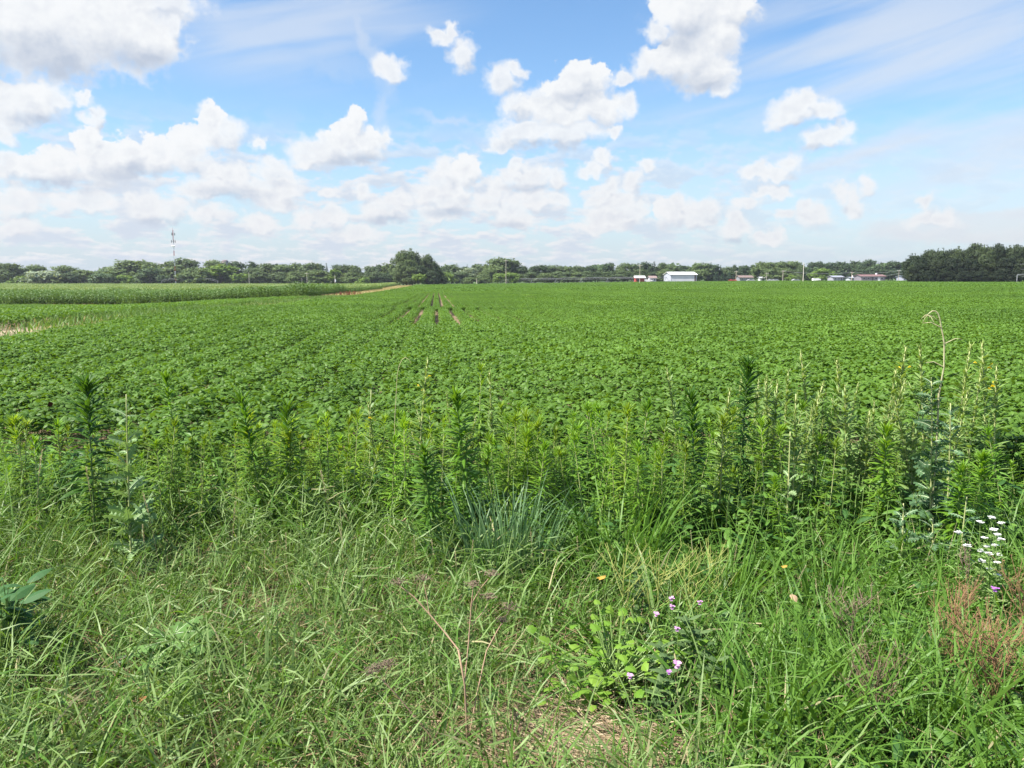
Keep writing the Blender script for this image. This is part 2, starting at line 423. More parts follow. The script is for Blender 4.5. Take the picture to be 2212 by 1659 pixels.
# ------------------------------------------------------------------ ground sheet
def ground_mat():
    m, t = new_mat('soil_and_thatch')
    g = t.n.new('ShaderNodeNewGeometry'); pos = g.outputs['Position']
    a = t.noise(pos, 3.0, 6, 0.65); b = t.noise(pos, 40.0, 4, 0.7); c = t.noise(pos, .02, 3, .6)
    col = t.mix(t.smooth(a, .3, .7), (.20, .15, .095, 1), (.12, .085, .052, 1))
    col = t.mix(t.smooth(b, .35, .65, 0, .6), col, (.26, .20, .125, 1))
    far = t.smooth(t.sep(pos)[1], 420, 560)
    col = t.mix(far, col, t.mix(t.smooth(c, .4, .6), (.06, .11, .03, 1), (.09, .13, .04, 1)))
    p = t.n.new('ShaderNodeBsdfPrincipled'); t.l.new(col, p.inputs['Base Color']); p.inputs['Roughness'].default_value = .9
    p.inputs['Specular IOR Level'].default_value = .15
    bu = t.n.new('ShaderNodeBump'); bu.inputs['Strength'].default_value = .7; bu.inputs['Distance'].default_value = .04
    t.l.new(t.math('ADD', a, b), bu.inputs['Height']); t.l.new(bu.outputs[0], p.inputs['Normal'])
    out(t, p.outputs[0]); return m
def sheet(name, X, Y, dz, mat, kind='structure'):
    XX, YY = np.meshgrid(X, Y) if np.ndim(X) == 1 else (X, Y)
    V = np.stack([XX, YY, zg(XX, YY) + dz], -1).reshape(1, -1, 3)
    mb = MB(); mb.add(V, strip_faces(1, XX.shape[0], XX.shape[1]))
    o = mb.build(name, mat, smooth=True)
    # quads are wound clockwise seen from above: turn them
    o.data.flip_normals()
    return tag(o, kind=kind)
ys = np.concatenate([np.linspace(-20, 0, 6), np.geomspace(1.5, 4200, 110)])
xs = np.concatenate([-np.geomspace(3600, 2, 60), np.linspace(-1.5, 1.5, 5), np.geomspace(2, 3600, 60)])
M_ground = ground_mat()
ground = sheet('ground', xs, ys, 0, M_ground)
if ground.data.polygons[0].normal.z < 0: ground.data.flip_normals()

# ------------------------------------------------------------------ crop mats
M_soy = leaf_mat('soybean_leaf', (.074, .158, .019), (.118, .228, .034), trans=.35, rough=.52, spec=.25, patch=.16, patch_scale=.05, objrand=.10)
M_soystem = plain_mat('soybean_petiole', (.15, .24, .06), (.12, .18, .05), rough=.6)
M_corn = leaf_mat('corn_leaf', (.068, .138, .026), (.118, .205, .050), trans=.26, rough=.5, spec=.28, patch=.12, patch_scale=.04, objrand=.10)
M_corn_top = leaf_mat('corn_upper_leaf', (.17, .25, .075), (.22, .28, .10), trans=.3, rough=.6)  # lighter colour for the upper leaves of the far corn
M_corn_dry = leaf_mat('corn_dry_leaf', (.24, .19, .09), (.32, .25, .13), trans=.25, rough=.7)

def proto(name, mb, mats, smooth=False):
    return mb.build(name, mats, link=False, smooth=smooth)
def scatter(name, pts, rz, scl, pick, protos, label, cat):
    """one ground-cover object: points that each carry one of the grown patches"""
    me = bpy.data.meshes.new(name)
    pts = np.asarray(pts, np.float32)
    me.vertices.add(len(pts)); me.vertices.foreach_set('co', pts.ravel())
    for nm, ty, dat in (('rot', 'FLOAT_VECTOR', rz), ('scl', 'FLOAT_VECTOR', scl), ('pick', 'INT', pick)):
        a = me.attributes.new(nm, ty, 'POINT')
        a.data.foreach_set('vector' if ty == 'FLOAT_VECTOR' else 'value', np.asarray(dat, np.float32 if ty != 'INT' else np.int32).ravel())
    me.update()
    o = bpy.data.objects.new(name, me); COL.objects.link(o)
    pc = bpy.data.collections.new(name + '_plants')
    for p in protos: pc.objects.link(p)
    gt = bpy.data.node_groups.new(name + '_growth', 'GeometryNodeTree')
    gt.interface.new_socket('Geometry', in_out='INPUT', socket_type='NodeSocketGeometry')
    gt.interface.new_socket('Geometry', in_out='OUTPUT', socket_type='NodeSocketGeometry')
    n = gt.nodes; l = gt.links
    gi, go = n.new('NodeGroupInput'), n.new('NodeGroupOutput')
    ci = n.new('GeometryNodeCollectionInfo'); ci.inputs['Collection'].default_value = pc
    ci.inputs['Separate Children'].default_value = True; ci.inputs['Reset Children'].default_value = True
    ip = n.new('GeometryNodeInstanceOnPoints'); ip.inputs['Pick Instance'].default_value = True
    def attr(nm, ty):
        a = n.new('GeometryNodeInputNamedAttribute'); a.data_type = ty; a.inputs['Name'].default_value = nm
        return [s for s in a.outputs if s.enabled and s.name == 'Attribute'][0]
    l.new(gi.outputs[0], ip.inputs['Points']); l.new(ci.outputs[0], ip.inputs['Instance'])
    l.new(attr('pick', 'INT'), ip.inputs['Instance Index'])
    e2r = n.new('FunctionNodeEulerToRotation'); l.new(attr('rot', 'FLOAT_VECTOR'), e2r.inputs[0])
    l.new(e2r.outputs[0], ip.inputs['Rotation']); l.new(attr('scl', 'FLOAT_VECTOR'), ip.inputs['Scale'])
    l.new(ip.outputs[0], go.inputs[0])
    md = o.modifiers.new('growth', 'NODES'); md.node_group = gt
    return tag(o, label, cat, kind='stuff')

# ------------------------------------------------------------------ soybean patches: rows along local y, several rows side by side
ROW = 0.76
def soy_patch(name, rows, length, leaf_len, density, K, petioles=0, half=0.40, top=0.60):
    mb = MB()
    n = int(rows * length * ROW * density)
    r = rng.integers(0, rows, n)
    v = np.clip(Nn(.55, n), -1.15, 1.15) * half
    x = (r - (rows - 1) / 2) * ROW + v
    y = U(0, length, n) - length / 2
    crown = top * (1 - .17 * (np.abs(v) / half) ** 2.2) + .012 * np.sin(y * 5 + r * 2.1) + Nn(.028, n)
    z = crown - np.abs(Nn(.075, n)) - .02
    # each leaf has three leaflets in the near patches, one in the far ones
    az0 = U(0, 2 * np.pi, n)
    prof = (.12, .85, 1.0, .72, .06) if K == 5 else ((.3, 1.0, .15) if K == 3 else (.9, .9))
    trio = ((0, 1.0, .035), (1.7, .9, .0), (-1.7, .9, .0)) if K == 5 else ((0, 1, 0),)
    tx, ty = Nn(.35, n), Nn(.35, n)
    for da, k, off in trio:
        az = az0 + da + Nn(.15, n)
        el = .15 - .55 * (da != 0) * .3 + Nn(.34, n)
        L = leaf_len * k * U(.75, 1.25, n)
        base = np.stack([x + np.cos(az0) * off * leaf_len / .09, y + np.sin(az0) * off * leaf_len / .09, z], 1)
        V, F = leaves(base, az, el, L, L * .36, prof, droop=U(.3, .9, n), fold=.22 if K > 2 else None, roll=Nn(.45, n))
        mb.add(V, F, 0)
    if petioles:
        k = int(petioles * length * rows)
        i = rng.integers(0, n, k)
        P0 = np.stack([x[i] * .6 + ((r[i] - (rows - 1) / 2) * ROW) * .4, y[i] + Nn(.08, k), z[i] * .45], 1)
        P1 = np.stack([x[i], y[i], z[i]], 1)
        C = np.stack([P0, (P0 + P1) / 2 + np.array([0, 0, .02]), P1], 1)
        S = np.zeros_like(C); a = U(0, 6.28, k); S[..., 0] = np.cos(a)[:, None]; S[..., 1] = np.sin(a)[:, None]
        V, F = ribbons(C, S, np.full((k, 3), .0022)); mb.add(V, F, 1)
    return proto(name, mb, [M_soy, M_soystem])
soy_near = [soy_patch(f'soybean_row_{c}', 1, 1.0,   .068, 360, 5, petioles=90) for c in 'abcdef']
soy_mid = [soy_patch(f'soybean_strip_{c}', 3, 3.0, .098, 245, 3) for c in 'abcde']
soy_far = [soy_patch(f'soybean_plot_{c}', 6, 6.0, .23, 52, 2) for c in 'abcde']

FIELD_U = -10.3
def inview(x, y, m=5.0): return np.abs(x) < .665 * y + m
def front_edge(x): return 7.25 + .35 * np.sin(x * .9) + .2 * np.sin(x * 2.3 + 1) - .25 * sst(x, 1.0, 4.0) * 0
def lay(smin, smax, step, rowstep, ufrom, uto, keep, protos_n, thin):
    U_, S_ = np.meshgrid(np.arange(ufrom, uto, rowstep), np.arange(smin, smax, step))
    u, s = U_.ravel(), S_.ravel() + Nn(.0, U_.size)
    x, y = row_xy(u, s)
    k = keep(x, y, u, s); x, y, u, s = x[k], y[k], u[k], s[k]
    n = len(x)
    pick = rng.integers(0, protos_n, n)
    flip = rng.integers(0, 2, n) * np.pi
    # the patches follow the slope
    sl = (zg(x + RX * step * .5, y + RY * step * .5) - zg(x - RX * step * .5, y - RY * step * .5)) / step
    sl = np.where(flip > 0, -sl, sl)
    sc = np.stack(thin(u, s, n), 1)
    rot = np.stack([np.arctan(sl), np.zeros(n), -ROW_A + flip], 1)
    return np.stack([x, y, zg(x, y)], 1), rot, sc, pick
def thin_rows(u, s, n):
    g = sst(u, -3.4, -2.4) * (1 - sst(u, 4.6, 9.0)) * sst(s, 23, 30) * (1 - sst(s, 120, 260))
    k = np.sin(np.round(u / ROW) * 2.3) * .5 + .5
    w = 1 - g * (.36 + .12 * k)
    tr = tracks(u, s); w = np.where(tr, .52, w)
    h = (1 + Nn(.022, n)) * (1 + .07 * np.sin(u * .21 + 1) * np.sin(s * .13)) * (1 - .12 * g) * np.where(tr, .8, 1)
    return w, np.ones(n), h
def tracks(u, s):
    a = (np.abs(u + 2.28) < .3) & (s > 36) & (s < 118)
    b = (np.abs(u) < .3) & (s > 38) & (s < 78)
    c = (np.abs(u - .76) < .3) & (s > 30) & (s < 43)
    d = (np.abs(u - 1.52) < .3) & (s > 28) & (s < 33) | (np.abs(u - 2.28) < .3) & (s > 26.5) & (s < 30)
    return a | b | c | d
P1 = lay(6.5, 46, 1.0, ROW, -ROW * 13.5, ROW * 52, lambda x, y, u, s: (y > front_edge(x)) & inview(x, y), 6, thin_rows)
thin3 = lambda u, s, n: (np.ones(n), np.ones(n), 1 + Nn(.02, n) + .06 * np.sin(u * .11) * np.sin(s * .09))
gapu = lambda u: (u > -3.5) & (u < 5.2)
P1b = lay(46, 140, 1.0, ROW, -ROW * 4, ROW * 12.5, lambda x, y, u, s: u > -99, 5, thin_rows)
P2 = lay(47, 150, 3.0, ROW * 3, -ROW * 12, ROW * 150, lambda x, y, u, s: inview(x, y, 8) & (u > FIELD_U) & ~((u > -ROW * 5) & (u < ROW * 13) & (s < 141)), 5, thin3)
P3 = lay(151, 560, 6.0, ROW * 6, -ROW * 11, ROW * 520, lambda x, y, u, s: inview(x, y, 14) & (y < 470 - .22 * np.clip(x - 60, 0, 400)) & (u > FIELD_U) & ~((u < -2 + .0 * s) & (s > 430)), 5, thin3)
scatter('soybean_rows', np.concatenate([P1[0], P1b[0]]), np.concatenate([P1[1], P1b[1]]), np.concatenate([P1[2], P1b[2]]), np.concatenate([P1[3], P1b[3]]), soy_near,
        'closed green canopy of soybean plants filling the field just beyond the weeds', 'soybean crop')
scatter('soybean_field', *P2, soy_mid, 'soybean crop in the middle of the field, rows running away to the trees', 'soybean crop')
scatter('far_soybean_field', *P3, soy_far, 'smooth far part of the soybean field reaching the trees', 'soybean crop')
# the second bean field left of the weedy strip
soy_left = [soy_patch(f'soybean_bed_{c}', 3, 3.0, .115, 170, 3, top=.5) for c in 'abcd']
CORN_Y = 106.0
P4 = lay(20, 125, 3.0, ROW * 3, -ROW * 110, -16.0, lambda x, y, u, s: inview(x, y, 3) & (y < CORN_Y - 3.5 + 0 * x) & (y > 30), 4, thin3)
scatter('left_soybean_field', *P4, soy_left, 'bright soybean strip between the weedy dirt bank and the corn', 'soybean crop')

# ------------------------------------------------------------------ corn
def corn_patch(name, rows, length, gap, nl, K, wide=1.0):
    mb = MB()
    yy = np.arange(0, length, gap) - length / 2
    X, Y = np.meshgrid((np.arange(rows) - (rows - 1) / 2) * ROW, yy)
    n = X.size; X = X.ravel() + Nn(.05, n); Y = Y.ravel() + Nn(.05, n); H = U(1.35, 2.0, n)
    for i in range(n):
        V, F = tube([(X[i], Y[i], 0), (X[i] + Nn(.03), Y[i], H[i] * .6), (X[i] + Nn(.05), Y[i], H[i] * .97)], (.014 * wide, .012 * wide, .006), 4); mb.add(V, F, 0)
    m = n * nl
    idx = np.repeat(np.arange(n), nl); t = np.tile(np.linspace(.12, .98, nl), n)
    base = np.stack([X[idx], Y[idx], H[idx] * t], 1)
    az = np.repeat(U(0, 3.14, n), nl) + np.tile(np.arange(nl) * np.pi, n) + Nn(.35, m)
    L = (.45 + .45 * np.sin(np.pi * np.clip(t * .9 + .12, 0, 1))) * U(.85, 1.1, m)
    V, F = leaves(base, az, 1.15 - .25 * (1 - t), L, .040 * wide, (.5, 1, .9, .6, .05) if K == 5 else (.6, 1, .15), droop=U(1.2, 2.1, m), fold=None, roll=Nn(.3, m))
    dry = np.repeat(t < .2, K - 1); upper = np.repeat((t > .78) & (K == 3) & (rng.random(m) < .7), K - 1)
    mb.add(V, F[~dry & ~upper], 0)
    if upper.any(): mb.add(V, F[upper], 1)
    if dry.any(): mb.add(V, F[dry], 2)
    return proto(name, mb, [M_corn, M_corn_top, M_corn_dry])
corn_near = [corn_patch(f'corn_row_{c}', 3, 2.0, .20, 9, 5, 1.15) for c in 'abcde']
corn_far = [corn_patch(f'corn_plot_{c}', 6, 5.0, .30, 6, 3, 1.6) for c in 'abcd']
corn_edge = lambda u, s: u < -17.5 - .012 * np.clip(s - 110, 0, 400) - .5 * np.sin(s * .05)
P5 = lay(98, 170, 2.0, ROW * 3, -ROW * 170, -17, lambda x, y, u, s: inview(x, y, 3) & (y > CORN_Y + 1.2 * np.sin(x * .3) + 1.6 * rng.random(x.shape)) & corn_edge(u, s), 5, lambda u, s, n: (np.ones(n), np.ones(n), .95 + Nn(.07, n) + .05 * np.sin(u * .3)))
P6 = lay(171, 540, 5.0, ROW * 6, -ROW * 560, -18, lambda x, y, u, s: inview(x, y, 6) & (y < 505) & corn_edge(u, s), 4, lambda u, s, n: (np.ones(n), np.ones(n), .96 + Nn(.05, n)))
scatter('corn_rows', *P5, corn_near, 'front rows of the corn crop standing behind the left bean strip', 'corn crop')
scatter('far_corn_field', *P6, corn_far, 'even green top of the corn crop stretching to the far trees', 'corn crop')

# ------------------------------------------------------------------ bank between the fields: dirt, straw-coloured path and rank grass
M_dirt = plain_mat('dry_dirt', (.32, .265, .175), (.23, .185, .115), rough=.95, scale=.8, bump=.4, spec=.1)
M_drypath = plain_mat('dry_grass_path', (.36, .28, .13), (.24, .23, .08), rough=.95, scale=.35, bump=.5, spec=.1)
def strip(name, s0, s1, u0, u1, mat, n=60, wob=.4, dz=.004):
    s = np.linspace(s0, s1, n)[:, None] * np.ones((1, 9)); k = np.linspace(0, 1, 9)[None]
    lo = u0(s) + wob * np.sin(s * .13) + wob * .5 * np.sin(s * .41); hi = u1(s) + wob * np.sin(s * .11 + 2) + wob * .5 * np.sin(s * .37 + 1)
    x, y = row_xy(lo + (hi - lo) * k, s)
    o = sheet(name, x, y, dz, mat)
    if o.data.polygons[0].normal.z < 0: o.data.flip_normals()
    return o
dirt_strip = strip('dirt_bank', 14, 118, lambda s: -17.2 + 0 * s, lambda s: FIELD_U - .2 + 0 * s, M_dirt)
grass_path = strip('grass_path', 118, 455, lambda s: -17.6 - .012 * (s - 110), lambda s: FIELD_U + .3 + .006 * (s - 118), M_drypath, n=90)
headland = sheet('dirt_headland', *(lambda a, b: (a, b))(*np.meshgrid(np.linspace(-95, -18.5, 60), np.linspace(CORN_Y - 3.4, CORN_Y + 3, 4))), .004, M_dirt)
if headland.data.polygons[0].normal.z < 0: headland.data.flip_normals()
M_rank = leaf_mat('rank_grass', (.07, .16, .025), (.13, .22, .05), trans=.35, rough=.55)
M_tan = leaf_mat('dry_grass', (.36, .28, .13), (.50, .40, .21), trans=.25, rough=.75, spec=.2, tcol=(1.2, 1.1, .8))
def blade_mesh(mb, x, y, z, az, lean, curl, L, Wd, mi=0, K=6, twist=None, prof=None):
    n = len(x); t = np.linspace(0, 1, K)
    b = lambda q: np.broadcast_to(np.asarray(q, float), (n,))
    lean, curl, L, Wd = map(b, (lean, curl, L, Wd))
    th = lean[:, None] + curl[:, None] * t[None] ** 1.4              # angle off the vertical
    th = np.minimum(th, 2.5)
    d = np.stack([np.sin(th) * np.cos(az)[:, None], np.sin(th) * np.sin(az)[:, None], np.cos(th)], -1)
    st = np.zeros((n, K, 3)); st[:, 1:] = (d[:, 1:] + d[:, :-1]) * .5 * (L[:, None, None] / (K - 1))
    C = np.stack([x, y, z], 1)[:, None] + np.cumsum(st, 1)
    C[..., 2] = np.maximum(C[..., 2], z[:, None] + .012)
    tw = (Nn(.8, n) if twist is None else b(twist))[:, None] + Nn(.5, n)[:, None] * t
    s = np.stack([-np.sin(az)[:, None] * np.ones(K), np.cos(az)[:, None] * np.ones(K), np.zeros((n, K))], -1)
    u = np.cross(d, s)
    S = s * np.cos(tw)[..., None] + u * np.sin(tw)[..., None]
    pr = np.asarray(prof) if prof is not None else np.clip(1.0 - t ** 2.2, .04, 1) * np.clip(.55 + t * 3, 0, 1)
    V, F = ribbons(C, S, Wd[:, None] * pr[None]); mb.add(V, F, mi)
    return C
def bank_grass():
    mb = MB()
    n = 30000
    s = U(16, 118, n); u = U(-17.4, FIELD_U, n)
    d = np.sin(s * .31 + 1.2) + np.sin(s * .13 + .4) + .6 * np.sin(s * .9 + u)
    thick0 = 0
    thick = 1.7 * np.exp(-((s - 47) / 9) ** 2) + 1.0 * np.exp(-((s - 75) / 5) ** 2) + .6 * np.exp(-((s - 100) / 9) ** 2) - 1.8 * np.exp(-((s - 24.5) / 2.2) ** 2) * (u < -13.2) - 1.5 * np.exp(-((s - 64) / 3.5) ** 2) - .7 * np.exp(-((s - 86) / 6) ** 2) # np.exp(-((s - 58) / 12) ** 2) + 1.2 * np.exp(-((s - 72) / 9) ** 2) + .8 * np.exp(-((s - 100) / 9) ** 2) - 1.0 * np.exp(-((s - 30) / 3.5) ** 2) * (u < -14.5) - 1.1 * np.exp(-((s - 81) / 4) ** 2)
    keep = (d * .30 + thick + Nn(.3, n)) > -.35
    s, u, thick = s[keep], u[keep], thick[keep]; n = len(s)
    x, y = row_xy(u, s)
    L = U(.28, .52, n) * (1 + .35 * np.clip(thick, 0, 1.5))
    kind = rng.random(n) < (.16 - .10 * np.clip(thick, 0, 1.5))
    for k, mi in ((~kind, 0), (kind, 1)):
        m = k.sum(); blade_mesh(mb, x[k], y[k], zg(x[k], y[k]), U(0, 6.28, m), U(.05, .5, m), U(.2, 1.1, m), L[k] * (1 if mi == 0 else .8), U(.014, .028, m), mi, K=4)
    return mb.build('bank_grass', [M_rank, M_tan])
tag(bank_grass(), 'rank green and straw grass on the dirt bank between the bean fields', 'grass', kind='stuff')
def path_grass():
    mb = MB(); n = 14000
    s = 118 + (U(0, 1, n) ** 1.3) * 330; u = U(0, 1, n) * (FIELD_U + .3 + .006 * (s - 118) + 17.6 + .012 * (s - 110)) - 17.6 - .012 * (s - 110)
    x, y = row_xy(u, s)
    edge = rng.random(n) < .25
    for k, mi in ((edge, 0), (~edge, 1)):
        m = k.sum(); blade_mesh(mb, x[k], y[k], zg(x[k], y[k]), U(0, 6.28, m), U(.1, .6, m), U(.2, .9, m), U(.25, .5, m), U(.03, .06, m), mi, K=3)
    return mb.build('path_grass', [M_rank, M_tan])
tag(path_grass(), 'bleached grass along the straw-coloured path to the tree clump', 'grass', kind='stuff')

# ------------------------------------------------------------------ trees
M_bark = plain_mat('bark', (.17, .14, .11), (.10, .085, .07), rough=.9, scale=1.2, bump=.5)
M_crown = leaf_mat('tree_leaves', (.068, .106, .042), (.108, .152, .062), trans=.28, rough=.6, spec=.2, tint=True)
M_needle = leaf_mat('conifer_needles', (.045, .085, .036), (.075, .12, .05), trans=.1, rough=.65, spec=.15, tint=True)
def cards(mb, P, size, nrm, spread, mi=0, bend=True):
    """leaf sprays: small ragged faces turned roughly outwards"""
    n = len(P)
    d = nrm + Nn(spread, (n, 3)); d /= np.linalg.norm(d, axis=1, keepdims=True) + 1e-9
    r = Nn(1, (n, 3)); a = np.cross(d, r); a /= np.linalg.norm(a, axis=1, keepdims=True) + 1e-9
    b = np.cross(d, a); sz = (size * U(.55, 1.35, n))[:, None]
    k1, k2, k3, k4 = (U(.5, 1.2, (n, 1)) for _ in range(4))
    V = np.stack([P - a * sz * k1, P - b * sz * k2 * .8, P + a * sz * k3, P + b * sz * k4 * .8], 1)
    mb.add(V.reshape(-1, 3), np.arange(n * 4).reshape(-1, 4), mi)
def broadleaf(seed, h=16., w=13., lobes=16, per=150, card=.55, low=.03, shape=1.0):
    """trunk and crown meshes of one tree"""
    global rng
    keep = rng; rng = np.random.default_rng(seed)
    tr, cr = MB(), MB()
    lean = Nn(.4, 2)
    pts = [(0, 0, -.4), (.05, .02, h * .12), (lean[0] * .5, lean[1] * .5, h * .35), (lean[0], lean[1], h * .62), (lean[0] * 1.2, lean[1] * 1.2, h * .85)]
    V, F = tube(pts, [h * .026, h * .021, h * .016, h * .009, h * .003], 8); tr.add(V, F)
    for k in range(lobes):
        t = U(low, 1); ang = k * 2.4 + U(-.5, .5)
        prof = math.sin(math.pi * min(1, (.14 + .86 * t) ** shape)) ** .55
        rad = w * .5 * prof * U(.45, .80) if k > 2 else w * .1
        zc = h * (low + (1 - low) * (.10 + .78 * t)) if k > 2 else h * (.45 + .18 * k)
        c = np.array([math.cos(ang) * rad + lean[0], math.sin(ang) * rad + lean[1], zc])
        lr = np.array([U(.17, .27) * w, U(.17, .27) * w, U(.10, .155) * h])
        c[2] = min(c[2], h - lr[2] * 1.0)
        V, F = tube([(lean[0] * .6, lean[1] * .6, h * (.2 + .3 * t)), (c[0] * .5 + lean[0] * .3, c[1] * .5 + lean[1] * .3, (c[2] + h * (.25 + .3 * t)) / 2), tuple(c)], [h * .009, h * .006, h * .002], 5); tr.add(V, F)
        # twigs of a lobe: small clusters of leaf sprays over its surface
        m = per // 6
        d = Nn(1, (m, 3)); d[:, 2] = d[:, 2] * .9 + .15; d /= np.linalg.norm(d, axis=1, keepdims=True)
        q = c + d * lr * U(.72, 1.08, m)[:, None]
        q = np.repeat(q, 6, 0) + Nn(.42 * card / .55, (m * 6, 3)); dn = np.repeat(d, 6, 0)
        cards(cr, q, card, dn + np.array([0, 0, .25]), .45)
        m = per // 4
        d = Nn(1, (m, 3)); d /= np.linalg.norm(d, axis=1, keepdims=True)
        cards(cr, c + d * lr * .5, card * 1.5, d, .5)
    rng = keep
    return tr, cr
def conifer(seed, h=15., w=6., per=900, card=.45):
    global rng
    keep = rng; rng = np.random.default_rng(seed)
    tr, cr = MB(), MB()
    V, F = tube([(0, 0, -.3), (0, 0, h * .5), (0, 0, h * .99)], [h * .016, h * .010, .03], 6); tr.add(V, F)
    lv = 17
    for i in range(lv):
        t = i / (lv - 1); z = h * (.06 + .92 * t); r = w * .5 * (1 - t) ** .8 + .15
        nb = max(4, int(9 * (1 - t) + 4))
        for j in range(nb):
            a = j * 6.283 / nb + i * .8 + U(-.3, .3); rr = r * U(.75, 1.1)
            tip = np.array([math.cos(a) * rr, math.sin(a) * rr, z - rr * .28 + .1])
            m = max(4, int(rr * 7)); k = U(.15, 1, m)[:, None]
            q = np.array([0, 0, z]) * (1 - k) + tip * k + Nn(.16, (m, 3))
            cards(cr, q, card * (1.15 - .4 * t), np.tile([math.cos(a) * .3, math.sin(a) * .3, .9], (m, 1)), .4)
    rng = keep
    return tr, cr
KINDS = {}
def kind(key, fn, *a, crown_mat=M_crown, **k):
    tr, cr = fn(*a, **k)
    KINDS.setdefault(key, []).append((tr.mesh(key + '_trunk', M_bark, True), cr.mesh(key + '_crown', crown_mat)))
for sd in range(5): kind('round', broadleaf, 100 + sd, 16, 14, 18, 150)
for sd in range(3): kind('tall', broadleaf, 120 + sd, 16, 9, 16, 140, shape=.9)
for sd in range(3): kind('bush', broadleaf, 130 + sd, 6, 8.5, 13, 110, .38, low=.02)
for sd in range(2): kind('spruce', conifer, 140 + sd, 15, 6, crown_mat=M_needle)
for sd in range(4): kind('big', broadleaf, 150 + sd, 16, 14, 30, 260, .36)
BASE = {'round': (16, 14), 'tall': (16, 9), 'bush': (6, 8.5), 'spruce': (15, 6), 'big': (16, 14)}
TREES = []
def tree(x, y, h, w, kd, tint, label, group=None, cat='tree', name=None):
    ms = KINDS[kd][rng.integers(0, len(KINDS[kd]))]
    bh, bw = BASE[kd]
    nm = name or {'bush': 'bush', 'spruce': 'conifer_tree'}.get(kd, 'broadleaf_tree')
    r = thing(nm, (x, y, float(zg(x, y)) - .1), label, cat, group, rz=U(0, 6.28), scale=(w / bw, w / bw, h / bh))
    for me, pn in zip(ms, ('trunk', 'crown')):
        o = bpy.data.objects.new(pn, me); COL.objects.link(o); o.parent = r
        o.color = (tint[0], tint[1], tint[2], 1)
    TREES.append((x, y, w))
    return r
